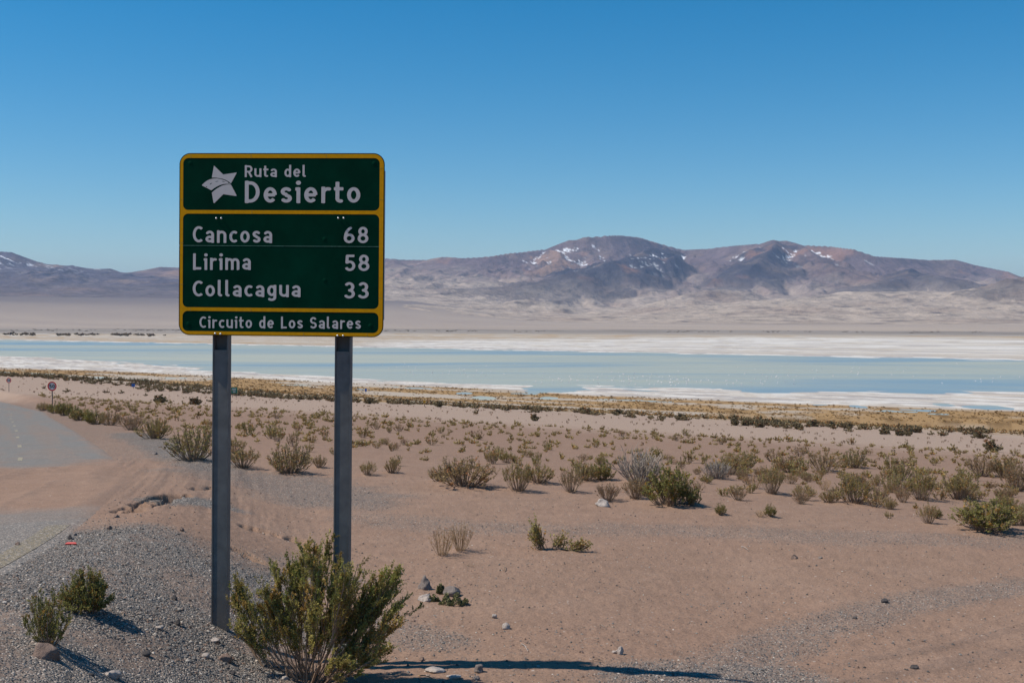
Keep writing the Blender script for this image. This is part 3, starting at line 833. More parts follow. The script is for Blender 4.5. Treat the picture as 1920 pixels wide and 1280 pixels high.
def extrude_outline(pts, y0, y1):
    """closed outline in x,z -> solid between y0 (front) and y1 (back); outline must be convex"""
    p = np.asarray(pts, float); n = len(p)
    v = np.vstack([np.column_stack([p[:, 0], np.full(n, y0), p[:, 1]]), np.column_stack([p[:, 0], np.full(n, y1), p[:, 1]]), [[p[:, 0].mean(), y0, p[:, 1].mean()], [p[:, 0].mean(), y1, p[:, 1].mean()]]])
    i = np.arange(n); j = (i + 1) % n
    return v, [np.column_stack([i, j, np.full(n, 2 * n)]), np.column_stack([j + n, i + n, np.full(n, 2 * n + 1)]), np.column_stack([i, i + n, j + n, j])]

def sdf_mesh(fun, x0, x1, z0, z1, h, y):
    """filled flat mesh where fun(x,z) < 0 (marching squares)"""
    nx, nz = int(math.ceil((x1 - x0) / h)) + 1, int(math.ceil((z1 - z0) / h)) + 1
    xs = x0 + np.arange(nx) * h; zs = z0 + np.arange(nz) * h
    X, Z = np.meshgrid(xs, zs, indexing='ij')
    D = fun(X, Z)
    ins = D < 0
    full = ins[:-1, :-1] & ins[1:, :-1] & ins[1:, 1:] & ins[:-1, 1:]
    anyi = ins[:-1, :-1] | ins[1:, :-1] | ins[1:, 1:] | ins[:-1, 1:]
    V, T, Q = [], [], []
    # runs of full cells in one column become one quad
    for i in range(nx - 1):
        k = 0
        while k < nz - 1:
            if full[i, k]:
                k2 = k
                while k2 < nz - 1 and full[i, k2]: k2 += 1
                b = len(V); V += [(xs[i], y, zs[k]), (xs[i+1], y, zs[k]), (xs[i+1], y, zs[k2]), (xs[i], y, zs[k2])]
                Q.append((b, b+1, b+2, b+3)); k = k2
            else: k += 1
    for i, k in np.argwhere(anyi & ~full):
        cs = [(i, k), (i+1, k), (i+1, k+1), (i, k+1)]
        poly = []
        for a in range(4):
            p, q = cs[a], cs[(a+1) % 4]
            dp, dq = D[p], D[q]
            if dp < 0: poly.append((X[p], Z[p]))
            if (dp < 0) != (dq < 0):
                t = dp / (dp - dq); poly.append((X[p] + (X[q]-X[p])*t, Z[p] + (Z[q]-Z[p])*t))
        b = len(V); V += [(a_, y, c_) for a_, c_ in poly]
        T += [(b, b+m, b+m+1) for m in range(1, len(poly)-1)]
    return np.array(V, float), [np.array(f, int) for f in (T, Q) if len(f)]

def rrect(X, Z, cx, cz, hw, hh, r):
    qx = np.abs(X - cx) - hw + r; qz = np.abs(Z - cz) - hh + r
    return np.hypot(np.maximum(qx, 0), np.maximum(qz, 0)) + np.minimum(np.maximum(qx, qz), 0) - r

# -- letters drawn as strokes of even width (cap height 1)
def arc(cx, cy, rx, ry, a0, a1, n=22):
    a = np.radians(np.linspace(a0, a1, n)); return [(cx + rx*math.cos(t), cy + ry*math.sin(t)) for t in a]
I = 0.085
GLYPH = {
    'R': (0.56, [[(I, 0), (I, 1)], [(I, 1-I), (0.30, 1-I)] + arc(0.30, 0.685, 0.19, 0.23, 90, -90) + [(I, 0.455)], [(0.29, 0.46), (0.50, 0)]]),
    'D': (0.60, [[(I, 0), (I, 1)], [(I, 1-I), (0.22, 1-I)] + arc(0.22, 0.5, 0.29, 0.415, 90, -90) + [(I, I)]]),
    'C': (0.55, [arc(0.34, 0.5, 0.255, 0.415, 52, 308)]),
    'L': (0.47, [[(I, 0), (I, 1)], [(I, I), (0.46, I)]]),
    'S': (0.55, [arc(0.275, 0.705, 0.185, 0.21, 28, 265) + arc(0.275, 0.29, 0.19, 0.205, 85, -152)]),
    'a': (0.49, [arc(0.245, 0.215, 0.16, 0.13, 0, 360), [(0.405, 0), (0.405, 0.48)] + arc(0.245, 0.475, 0.16, 0.17, 5, 150)]),
    'e': (0.53, [arc(0.265, 0.365, 0.18, 0.28, 0, 318), [(I, 0.365), (0.445, 0.365)]]),
    'd': (0.51, [[(0.42, 0), (0.42, 1.03)], arc(0.255, 0.365, 0.168, 0.28, 0, 360)]),
    'l': (0.27, [[(I, 1.03), (I, 0.17)] + arc(0.175, 0.175, 0.09, 0.09, 180, 275)]),
    'i': (0.20, [[(0.115, 0), (0.115, 0.70)], [(0.0, 0.635), (0.115, 0.635)], arc(0.115, 0.92, 0.025, 0.025, 0, 360)]),
    't': (0.36, [[(0.13, 0.95), (0.13, 0.2)] + arc(0.245, 0.2, 0.115, 0.115, 180, 290), [(0.0, 0.645), (0.35, 0.645)]]),
    'r': (0.37, [[(I, 0), (I, 0.73)], arc(0.265, 0.43, 0.18, 0.215, 178, 70)]),
    'n': (0.53, [[(I, 0), (I, 0.73)], arc(0.265, 0.46, 0.18, 0.185, 180, 0) + [(0.445, 0)]]),
    'm': (0.80, [[(I, 0), (I, 0.73)], arc(0.242, 0.47, 0.157, 0.175, 180, 0) + [(0.40, 0)], arc(0.557, 0.47, 0.157, 0.175, 180, 0) + [(0.715, 0)]]),
    'u': (0.53, [[(0.445, 0), (0.445, 0.73)], [(I, 0.73)] + arc(0.265, 0.27, 0.18, 0.185, 180, 360)]),
    'o': (0.53, [arc(0.265, 0.365, 0.18, 0.28, 0, 360)]),
    'c': (0.46, [arc(0.28, 0.365, 0.195, 0.28, 52, 308)]),
    's': (0.45, [arc(0.225, 0.52, 0.14, 0.125, 28, 262) + arc(0.225, 0.21, 0.145, 0.125, 82, -152)]),
    'g': (0.51, [arc(0.255, 0.385, 0.168, 0.26, 0, 360), [(0.42, 0.73), (0.42, -0.03)] + arc(0.25, -0.03, 0.17, 0.15, 0, -140)]),
    '6': (0.57, [arc(0.285, 0.30, 0.20, 0.215, 0, 360), arc(0.46, 0.30, 0.375, 0.64, 180, 103)]),
    '8': (0.57, [arc(0.285, 0.715, 0.165, 0.20, 0, 360), arc(0.285, 0.295, 0.20, 0.21, 0, 360)]),
    '5': (0.54, [[(0.47, 1-I), (0.13, 1-I), (0.11, 0.52)] + arc(0.255, 0.325, 0.20, 0.24, 125, -150)]),
    '3': (0.53, [arc(0.245, 0.71, 0.165, 0.205, 150, -85) + arc(0.245, 0.29, 0.195, 0.205, 85, -152)]),
    '0': (0.57, [arc(0.285, 0.5, 0.20, 0.415, 0, 360)]),
    ' ': (0.26, []),
}

def glyph_fun(ch, w):
    strokes = GLYPH[ch][1]
    def f(X, Z):
        best = np.full(X.shape, 9.0)
        for st in strokes:
            p = np.array(st, float); closed = np.hypot(*(p[0] - p[-1])) < 1e-6
            for k in range(len(p) - 1):
                d = p[k+1] - p[k]; L = np.hypot(*d)
                if L < 1e-9: continue
                d = d / L
                rx, rz = X - p[k, 0], Z - p[k, 1]
                t = rx * d[0] + rz * d[1]
                tc = np.clip(t, 0, L)
                dd = np.hypot(rx - tc*d[0], rz - tc*d[1]) - w
                if not closed and k == 0: dd = np.where(t < 0, np.maximum(dd, -t), dd)
                if not closed and k == len(p) - 2: dd = np.where(t > L, np.maximum(dd, t - L), dd)
                best = np.minimum(best, dd)
        return best
    return f

_gcache = {}
def glyph_mesh(c, mat, weight):
    k = (c, weight, mat.name)
    if k not in _gcache:
        v, f = sdf_mesh(glyph_fun(c, weight), -0.06, GLYPH[c][0] + 0.06, -0.30, 1.08, 0.025, 0.0)
        _gcache[k] = mesh_np('letter', v, f, mat)
    return _gcache[k]

def write(txt, x0, x1, z0, z1, cap, y, mat, parent, gap=0.155, weight=0.074):
    wid = [GLYPH[c][0] for c in txt]
    st = ((x1 - x0) / cap - gap * (len(txt) - 1)) / sum(wid)
    cx = 0.0
    for c, w in zip(txt, wid):
        if GLYPH[c][1]:
            o = obj('letter', glyph_mesh(c, mat, weight), parent)
            o.location = (x0 + cx * cap, y, z0 + (z1 - z0) * cx * cap / (x1 - x0))
            o.scale = (cap * st, 1, cap)
        cx += w * st + gap

M_GREEN = simple_mat('green_sign_sheeting', (0.0005, 0.034, 0.0175), 0.6, 0, 0.03, 0.4, 2.6)
M_YELLOW = simple_mat('yellow_sign_tape', (0.80, 0.345, 0.003), 0.55, 0, 0.08, 0.12, 22.0)
M_WHITE = simple_mat('grey_white_reflective_lettering', (0.68, 0.60, 0.55), 0.5, 0, 0.2, 0.10, 6.0)
M_STEEL = simple_mat('dull_galvanised_steel', (0.15, 0.142, 0.133), 0.65, 0.0, 0.3, 0.25, 9.0, 0.15)
M_STEEL_D = simple_mat('dark_weathered_steel', (0.07, 0.07, 0.078), 0.6, 0.3, 0.3, 0.2, 14.0, 0.1)
M_FRAME = simple_mat('light_galvanised_frame', (0.42, 0.42, 0.43), 0.55, 0.2, 0.4)
M_BOLT = simple_mat('bright_zinc_bolt', (0.62, 0.63, 0.65), 0.38, 0.7, 0.5)
M_PALE = simple_mat('pale_sleeve_face', (0.42, 0.42, 0.40), 0.7, 0, 0.3, 0.2, 14.0)

PW, PH = 1.772, 1.553
SIGN_RZ = math.radians(-4.0); SIGN_RY = math.radians(0.42)
pc = pray(527.0, 459.0); pc = pc * (10.0 / pc[1])
sign_c = np.array([pc[0], pc[1], pc[2] + HC])

def zoom_to_panel(xz, yz):
    v = (yz - 55) / 1150.0
    for _ in range(3):
        xl = 87 - 3 * v; xr = 1387 - 6 * v
        u = (xz - xl) / (xr - xl)
        v = (yz - 55) / (1145 + 13 * u)
    return (u - 0.5) * PW, (0.5 - v) * PH

base_z = zg(sign_c[0], sign_c[1]) + HC
SIGN_ROT = Matrix.Rotation(SIGN_RZ, 3, 'Z') @ Matrix.Rotation(SIGN_RY, 3, 'Y')
_off = SIGN_ROT @ Vector((0, 0, sign_c[2] - base_z))
sign_c[0] -= _off.x; sign_c[1] -= _off.y
sign = empty('road_sign', (sign_c[0], sign_c[1], base_z), label='large green distance sign with yellow border on two steel posts', category='road sign')
sign.rotation_euler = (0, SIGN_RY, SIGN_RZ)
ZP = sign_c[2] - base_z           # panel centre above the foot
SROT = Matrix.Rotation(SIGN_RZ, 3, 'Z') @ Matrix.Rotation(SIGN_RY, 3, 'Y')
def sign_world(x, y, z):
    p = SROT @ Vector((x, y, z)); return p.x + sign_c[0], p.y + sign_c[1], p.z + base_z

def part(name, vf, mat, parent, dz=0.0, smooth_shade=False, **props):
    v, f = vf
    v = np.asarray(v, float).copy(); v[:, 2] += dz
    return obj(name, mesh_np(name, v, f, mat, smooth_shade), parent, **props)

# two sheets meet at a seam under the first place name
seam_z = zoom_to_panel(700, 638)[1]
def panel_outline(z_lo, z_hi, r, inset=0.0):
    hw, hh = PW / 2 - inset, PH / 2 - inset
    lo_r = z_lo is None; hi_r = z_hi is None
    z0 = -hh if lo_r else z_lo; z1 = hh if hi_r else z_hi
    o = []
    if lo_r:
        o += [(-hw + r + r*math.cos(a), z0 + r + r*math.sin(a)) for a in np.radians(np.linspace(180, 270, 9))]
        o += [(hw - r + r*math.cos(a), z0 + r + r*math.sin(a)) for a in np.radians(np.linspace(270, 360, 9))]
    else: o += [(-hw, z0), (hw, z0)]
    if hi_r:
        o += [(hw - r + r*math.cos(a), z1 - r + r*math.sin(a)) for a in np.radians(np.linspace(0, 90, 9))]
        o += [(-hw + r + r*math.cos(a), z1 - r + r*math.sin(a)) for a in np.radians(np.linspace(90, 180, 9))]
    else: o += [(hw, z1), (-hw, z1)]
    return o
panel = part('panel', extrude_outline(panel_outline(seam_z + 0.0015, None, 0.095), -0.004, 0.0), M_GREEN, sign, ZP, label='upper green sheet of the sign')
panel2 = part('panel', extrude_outline(panel_outline(None, seam_z - 0.0015, 0.095), -0.0036, 0.0004), M_GREEN, sign, ZP, label='lower green sheet of the sign')
part('seam_strip', box(-PW/2 + 0.035, PW/2 - 0.012, -0.0050, -0.0008, seam_z - 0.0028, seam_z + 0.0012), simple_mat('pale_green_edge', (0.12, 0.24, 0.17), 0.5, 0, 0.3, 0.5, 40.0), sign, ZP)  # thin paler green line along the seam between the sheets

# yellow border with three rounded fields
def z2(y_): return zoom_to_panel(700, y_)[1]
def x2(x_): return zoom_to_panel(x_, 640)[0]
bo = 0.0075
rows = [(z2(86), z2(414)), (z2(437), z2(1029)), (z2(1052), z2(1180))]
fx0, fx1 = x2(110), x2(1353)
def border_sdf(X, Z):
    d = rrect(X, Z, 0, 0, PW/2 - bo, PH/2 - bo, 0.088)
    for hi, lo in rows:
        d = np.maximum(d, -rrect(X, Z, (fx0+fx1)/2, (hi+lo)/2, (fx1-fx0)/2, (hi-lo)/2, 0.045))
    return d
part('border', sdf_mesh(border_sdf, -PW/2, PW/2, -PH/2, PH/2, 0.009, -0.0052), M_YELLOW, sign, ZP)

M_JOINT = simple_mat('cracked_tape_joint', (0.45, 0.30, 0.10), 0.7, 0, 0.1)
for q_, hor in (((160, 74), 1), ((545, 74), 1), ((1020, 74), 1), ((104, 345), 0), ((1365, 345), 0), ((550, 426), 1), ((104, 620), 0), ((104, 880), 0), ((1362, 965), 0), ((160, 1040), 1), ((545, 1042), 1), ((880, 1196), 1), ((1280, 1198), 1), ((1362, 150), 0)):
    X_, Z_ = zoom_to_panel(*q_)
    v_, f_ = box(X_ - (0.0012 if hor else 0.013), X_ + (0.0012 if hor else 0.013), -0.0058, -0.0054, Z_ - (0.013 if hor else 0.0012), Z_ + (0.013 if hor else 0.0012))
    part('tape_joint', (v_, f_), M_JOINT, sign, ZP)

def lettering(txt, xa, ya, xb, yb, cap_px, parent):
    X0, Z0 = zoom_to_panel(xa, ya); X1, Z1 = zoom_to_panel(xb, yb)
    cap = cap_px / 1145.0 * PH
    write(txt, X0, X1, Z0 + ZP, Z1 + ZP, cap, -0.0049, M_WHITE, parent)
for a in (('Ruta del', 503, 205, 893, 205, 73), ('Desierto', 503, 367, 1236, 367, 136), ('Cancosa', 172, 617, 680, 619, 104), ('68', 1130, 621, 1287, 621, 104),
          ('Lirima', 174, 788, 545, 788, 101), ('58', 1137, 796, 1294, 796, 104), ('Collacagua', 172, 957, 861, 959, 101), ('33', 1134, 969, 1291, 969, 104), ('Circuito de Los Salares', 216, 1155, 1241, 1160, 73)):
    lettering(*a, sign)

# star emblem with a road running through it (traced outline pieces)
def E(px, py): return zoom_to_panel(208 + (px - 40) * 0.2415 , 90 + (py - 40) * 0.2415)
def E2(px, py):   # pixel of the 1280-wide emblem close-up -> sign coordinates
    return zoom_to_panel((370 + px * 90 / 1280 - 310) * 3.368, (300 + py * 90 / 1280 - 270) * 3.368)
def poly_sdf(pts):
    p = np.array([E2(*q) for q in pts])
    def f(X, Z):
        d = np.full(X.shape, 9.0); inside = np.zeros(X.shape, bool)
        for a, b in zip(p, np.roll(p, -1, axis=0)):
            e = b - a; w0, w1 = X - a[0], Z - a[1]
            t = np.clip((w0*e[0] + w1*e[1]) / (e @ e), 0, 1)
            d = np.minimum(d, np.hypot(w0 - t*e[0], w1 - t*e[1]))
            c = ((a[1] <= Z) & (b[1] > Z)) | ((b[1] <= Z) & (a[1] > Z))
            xi = a[0] + (Z - a[1]) / (e[1] if abs(e[1]) > 1e-12 else 1e-12) * e[0]
            inside ^= c & (X < xi)
        return np.where(inside, -d, d)
    return f, p
UPPER = [(445, 135), (695, 372), (1062, 320), (905, 610), (838, 558), (760, 515), (680, 488), (590, 470), (500, 458), (388, 455)]
BAND = [(115, 660), (180, 595), (260, 535), (340, 500), (430, 482), (520, 478), (620, 492), (720, 522), (800, 558), (880, 612), (905, 632), (860, 624), (780, 620), (700, 628), (620, 650), (540, 685), (470, 725), (375, 792)]
LOWER = [(388, 858), (450, 800), (530, 742), (610, 696), (690, 660), (770, 642), (850, 636), (905, 642), (1060, 930), (1040, 945), (700, 895), (455, 1135), (437, 1125)]
DASHES = [[(328, 632), (385, 595), (397, 604), (340, 645)], [(482, 558), (560, 542), (564, 554), (486, 571)], [(660, 545), (735, 558), (735, 572), (662, 560)], [(828, 588), (862, 600), (858, 612), (824, 600)], [(230, 690), (258, 690), (262, 710), (235, 714)]]
dash_f = [poly_sdf(q)[0] for q in DASHES]
for nm, pts in (('star_top', UPPER), ('star_road', BAND), ('star_bottom', LOWER)):
    f0, p = poly_sdf(pts)
    f = f0 if nm != 'star_road' else (lambda X, Z, f0=f0: np.maximum.reduce([f0(X, Z)] + [-g(X, Z) for g in dash_f]))
    part(nm, sdf_mesh(f, p[:, 0].min() - 0.004, p[:, 0].max() + 0.004, p[:, 1].min() - 0.004, p[:, 1].max() + 0.004, 0.003, -0.0049), M_WHITE, sign, ZP)

# bolts and rivet dimples
def dome(r, h, n=10):
    v = [(0, -h, 0)]; f = []
    for ri, hi in ((0.6, 0.8), (1.0, 0.0)):
        v += [(r*ri*math.cos(a), -h*hi, r*ri*math.sin(a)) for a in np.linspace(0, 2*math.pi, n, endpoint=False)]
    t = [(0, 1 + (k+1) % n, 1 + k) for k in range(n)]
    q = [(1 + k, 1 + (k+1) % n, 1 + n + (k+1) % n, 1 + n + k) for k in range(n)]
    return np.array(v, float), [np.array(t), np.array(q)]
bolt_v, bolt_f = join([dome(0.0085, 0.006), (np.array([(0.0085*math.cos(a), y_, 0.0085*math.sin(a)) for y_ in (0.0, 0.009) for a in np.linspace(0, 2*math.pi, 10, endpoint=False)]), np.array([(k, (k+1) % 10, 10 + (k+1) % 10, 10 + k) for k in range(10)]))])
bolt_me = mesh_np('bolt', bolt_v, bolt_f, M_BOLT, True)
for q in ((325, 465), (357, 465), (1098, 463), (1132, 463), (320, 1190), (354, 1193), (1095, 1203), (1130, 1203)):
    X, Z = zoom_to_panel(*q)
    o = obj('bolt', bolt_me, sign); o.location = (X, -0.016, ZP + Z)
dim_me = mesh_np('rivet', *dome(0.02, 0.0035), M_GREEN, True)
for q in ((155, 118), (1320, 118), (145, 1130), (1300, 1140), (1010, 595), (1012, 855)):
    X, Z = zoom_to_panel(*q)
    o = obj('rivet', dim_me, sign); o.location = (X, -0.004, ZP + Z)
part('back_frame', join([box(PW/2 - 0.045, PW/2 + 0.001, 0.004, 0.034, -0.63, 0.63), box(-PW/2 + 0.012, -PW/2 + 0.052, 0.004, 0.034, -0.63, 0.63), box(-PW/2 + 0.06, PW/2 - 0.06, 0.004, 0.034, 0.48, 0.52), box(-PW/2 + 0.06, PW/2 - 0.06, 0.004, 0.034, -0.50, -0.46)]), M_FRAME, sign, ZP)

def post(xc, foot_px):
    hw = 0.068
    top = ZP + PH / 2 - 0.10
    cut = ZP - PH / 2 - 0.125
    wx, wy, _ = sign_world(xc, 0.05, 0)
    foot = zg(wx, wy) + HC - base_z - 0.35
    sides = join([box(-hw, -hw + 0.011, 0.036, 0.126, foot, top), box(hw - 0.011, hw, 0.036, 0.126, foot, top), box(-hw + 0.011, hw - 0.011, 0.112, 0.124, foot, top)])
    v, f = sides; v = v.copy(); v[:, 0] += xc
    p = part('post', (v, f), M_STEEL, sign)
    v, f = box(-hw + 0.0125, hw - 0.0125, 0.041, 0.05, foot, cut); v = v.copy(); v[:, 0] += xc
    part('front_plate', (v, f), M_STEEL, p)
    return p, foot + 0.35
p1, f1 = post(-0.534, None)
p2, f2 = post(0.530, None)
v, f = box(0.530 - 0.0735, 0.530 + 0.0735, 0.028, 0.132, f2 - 0.2, f2 + 0.20)  # pale sleeve round the foot of the right post
part('pale_sleeve', (v, f), M_PALE, p2)
# ---------------------------------------------------------------- plants
def leaf_mat(name, tones, rough=0.75, trans=0.35):
    m, n, l, b = material(name)
    b.inputs['Roughness'].default_value = rough; b.inputs['Specular IOR Level'].default_value = 0.15
    at = node(n, 'ShaderNodeAttribute', attribute_name='Col')
    oi = n.new('ShaderNodeObjectInfo')
    c = ramp(n, l, oi.outputs['Random'], tones)
    c = mix_rgb(n, l, 1.0, c, at.outputs['Color'], 'MULTIPLY')
    l.new(c, b.inputs['Base Color'])
    if trans:
        tr = n.new('ShaderNodeBsdfTranslucent'); l.new(c, tr.inputs['Color'])
        mx = n.new('ShaderNodeMixShader'); mx.inputs[0].default_value = trans
        out = n['Material Output']; l.new(b.outputs[0], mx.inputs[1]); l.new(tr.outputs[0], mx.inputs[2]); l.new(mx.outputs[0], out.inputs['Surface'])
    return m
M_LEAF = leaf_mat('tola_leaves', [(0.0, (0.37, 0.29, 0.105)), (0.35, (0.32, 0.28, 0.10)), (0.7, (0.38, 0.295, 0.125)), (1.0, (0.40, 0.285, 0.145))])
M_LEAF_G = leaf_mat('fresh_tola_leaves', [(0.0, (0.26, 0.245, 0.075)), (0.5, (0.29, 0.265, 0.085)), (1.0, (0.32, 0.28, 0.10))])
M_LEAF_BIG = leaf_mat('big_bush_leaves', [(0.0, (0.42, 0.36, 0.115)), (1.0, (0.42, 0.36, 0.115))])
M_LEAF_D = leaf_mat('dark_shore_scrub_leaves', [(0.0, (0.19, 0.15, 0.085)), (0.5, (0.23, 0.18, 0.10)), (1.0, (0.25, 0.20, 0.115))], 0.9, 0.1)
M_LEAF_B = leaf_mat('dry_brown_leaves', [(0.0, (0.32, 0.215, 0.125)), (0.5, (0.30, 0.225, 0.11)), (1.0, (0.35, 0.22, 0.135))])
M_TWIG = leaf_mat('brown_twigs', [(0.0, (0.27, 0.19, 0.13)), (1.0, (0.32, 0.235, 0.17))], 0.9, 0.0)
M_TWIG_G = leaf_mat('grey_dead_twigs', [(0.0, (0.30, 0.25, 0.21)), (1.0, (0.34, 0.29, 0.245))], 0.9, 0.0)
M_DRY = leaf_mat('dry_straw_stems', [(0.0, (0.36, 0.24, 0.13)), (1.0, (0.40, 0.27, 0.15))], 0.9, 0.0)
M_STRAW = leaf_mat('straw_grass', [(0.0, (0.44, 0.30, 0.13)), (1.0, (0.44, 0.30, 0.13))], 0.9, 0.2)
M_CUSH = leaf_mat('grey_green_cushion', [(0.0, (0.20, 0.19, 0.09)), (1.0, (0.20, 0.19, 0.09))], 0.9, 0.1)

def unit(v):
    return v / np.maximum(np.linalg.norm(v, axis=-1, keepdims=True), 1e-9)

def tubes(P, rad, sides=3):
    """P (n,k,3) polylines, rad (n,k) -> tubes"""
    n, k, _ = P.shape
    T = unit(np.gradient(P, axis=1))
    up_ = np.where(np.abs(T[..., 2:3]) > 0.9, np.array([1.0, 0, 0]), np.array([0, 0, 1.0]))
    A = unit(np.cross(T, up_)); B = np.cross(T, A)
    ang = np.arange(sides) * 2 * np.pi / sides
    V = P[:, :, None, :] + rad[:, :, None, None] * (A[:, :, None, :] * np.cos(ang)[None, None, :, None] + B[:, :, None, :] * np.sin(ang)[None, None, :, None])
    idx = np.arange(n * k * sides).reshape(n, k, sides)
    a = idx[:, :-1, :]; b = np.roll(a, -1, axis=2); c = idx[:, 1:, :]; d = np.roll(c, -1, axis=2)
    return V.reshape(-1, 3), np.stack([a, b, d, c], -1).reshape(-1, 4)

def leaves(C, D, ln, wd, rng):
    n = len(C)
    D = unit(D); R = unit(rng.normal(size=(n, 3))); S = unit(np.cross(D, R)); N = np.cross(S, D)
    ln = np.broadcast_to(ln, n)[:, None]; wd = np.broadcast_to(wd, n)[:, None]
    V = np.stack([C, C + D * ln * 0.5 + S * wd + N * wd * 0.4, C + D * ln, C + D * ln * 0.5 - S * wd + N * wd * 0.4], 1)
    return V.reshape(-1, 3), np.arange(4 * n).reshape(n, 4)

def bez(p0, p1, p2, k):
    t = np.linspace(0, 1, k)[None, :, None]
    return p0[:, None] * (1 - t) ** 2 + 2 * p1[:, None] * t * (1 - t) + p2[:, None] * t * t

def shrub_arrays(seed, stems=34, twigs=6, lf=9, leaf=0.055, dome=0.9, open_=0.35, leaf_from=0.35, tips=None, thick=0.010, jitter=0.06, base_r=0.10, wl=0.30, tw=(0.08, 0.20)):
    """unit shrub: height about 1, width about 1. returns branch verts/faces, leaf verts/faces, leaf tone"""
    rng = np.random.default_rng(seed)
    if tips is None:
        ph = rng.uniform(0, 2*np.pi, stems); rr = np.sqrt(rng.uniform(0, 1, stems)) * 0.5
        hz = (1 - (rr / 0.5) ** 2 * (1 - open_)) ** 0.7 * dome * rng.uniform(0.72, 1.08, stems)
        tip = np.column_stack([rr * np.cos(ph), rr * np.sin(ph), hz])
    else:
        tip = np.asarray(tips, float); stems = len(tip)
    b0 = np.column_stack([tip[:, 0] * base_r * 2 + rng.normal(0, 0.02, stems), tip[:, 1] * base_r * 2 + rng.normal(0, 0.02, stems), np.full(stems, -0.05)])
    mid = b0 * 0.35 + tip * 0.65; mid[:, 2] = b0[:, 2] + (tip[:, 2] - b0[:, 2]) * rng.uniform(0.32, 0.52, stems)
    mid += rng.normal(0, jitter * 0.6, (stems, 3))
    P = bez(b0, mid, tip, 7)
    rad = np.linspace(1.0, 0.3, 7)[None, :] * thick * rng.uniform(0.7, 1.3, (stems, 1))
    bv, bf = tubes(P, rad)
    # twigs
    ti = np.repeat(np.arange(stems), twigs); m = len(ti)
    u = rng.uniform(leaf_from, 1.0, m)
    k = np.clip((u * 6).astype(int), 0, 5); fr = (u * 6 - k)[:, None]
    st = P[ti, k] * (1 - fr) + P[ti, k + 1] * fr
    dr = unit(P[ti, k + 1] - P[ti, k])
    dr = unit(dr + rng.normal(0, 0.42, (m, 3)) + np.array([0, 0, 0.25]))
    ln = rng.uniform(tw[0], tw[1], m)
    en = st + dr * ln[:, None]
    Q = bez(st, (st + en) / 2 + rng.normal(0, 0.012, (m, 3)), en, 3)
    tv, tf = tubes(Q, np.linspace(0.5, 0.2, 3)[None, :] * thick * np.ones((m, 1)))
    bv, bf = np.vstack([bv, tv]), np.vstack([bf, tf + len(bv)])
    if lf == 0:
        return bv, bf, None, None, None
    li = np.repeat(np.arange(m), lf); q = len(li)
    w = rng.uniform(0.1, 1.05, q)[:, None]
    C = st[li] * (1 - w) + en[li] * w + rng.normal(0, 0.008, (q, 3))
    D = unit(dr[li] + rng.normal(0, 0.75, (q, 3)))
    lv, lff = leaves(C, D, leaf * rng.uniform(0.6, 1.2, q), leaf * wl * rng.uniform(0.7, 1.2, q), rng)
    clump = rng.uniform(0.6, 1.25, m)[li]
    tone = clump[:, None] * rng.uniform(0.75, 1.25, (q, 1)) * np.ones((q, 3))
    brown = (rng.uniform(0, 1, m)[li] < 0.16)
    tone[brown] *= np.array([1.35, 0.85, 0.7])
    return bv, bf, lv, lff, np.repeat(tone, 4, axis=0)

def shrub_meshes(name, seed, leafmat, twigmat, **kw):
    bv, bf, lv, lf, tone = shrub_arrays(seed, **kw)
    av = bv if lv is None else np.vstack([bv, lv])
    k_ = np.array([1 / (np.percentile(np.abs(av[:, 0]), 98) * 2), 1 / (np.percentile(np.abs(av[:, 1]), 98) * 2), 1 / np.percentile(av[:, 2], 99)])
    bv = bv * k_
    lv = None if lv is None else lv * k_
    b = mesh_np('branches', bv, bf, twigmat, False, np.ones_like(bv))
    f = None if lv is None else mesh_np('foliage', lv, lf, leafmat, False, tone)
    return b, f

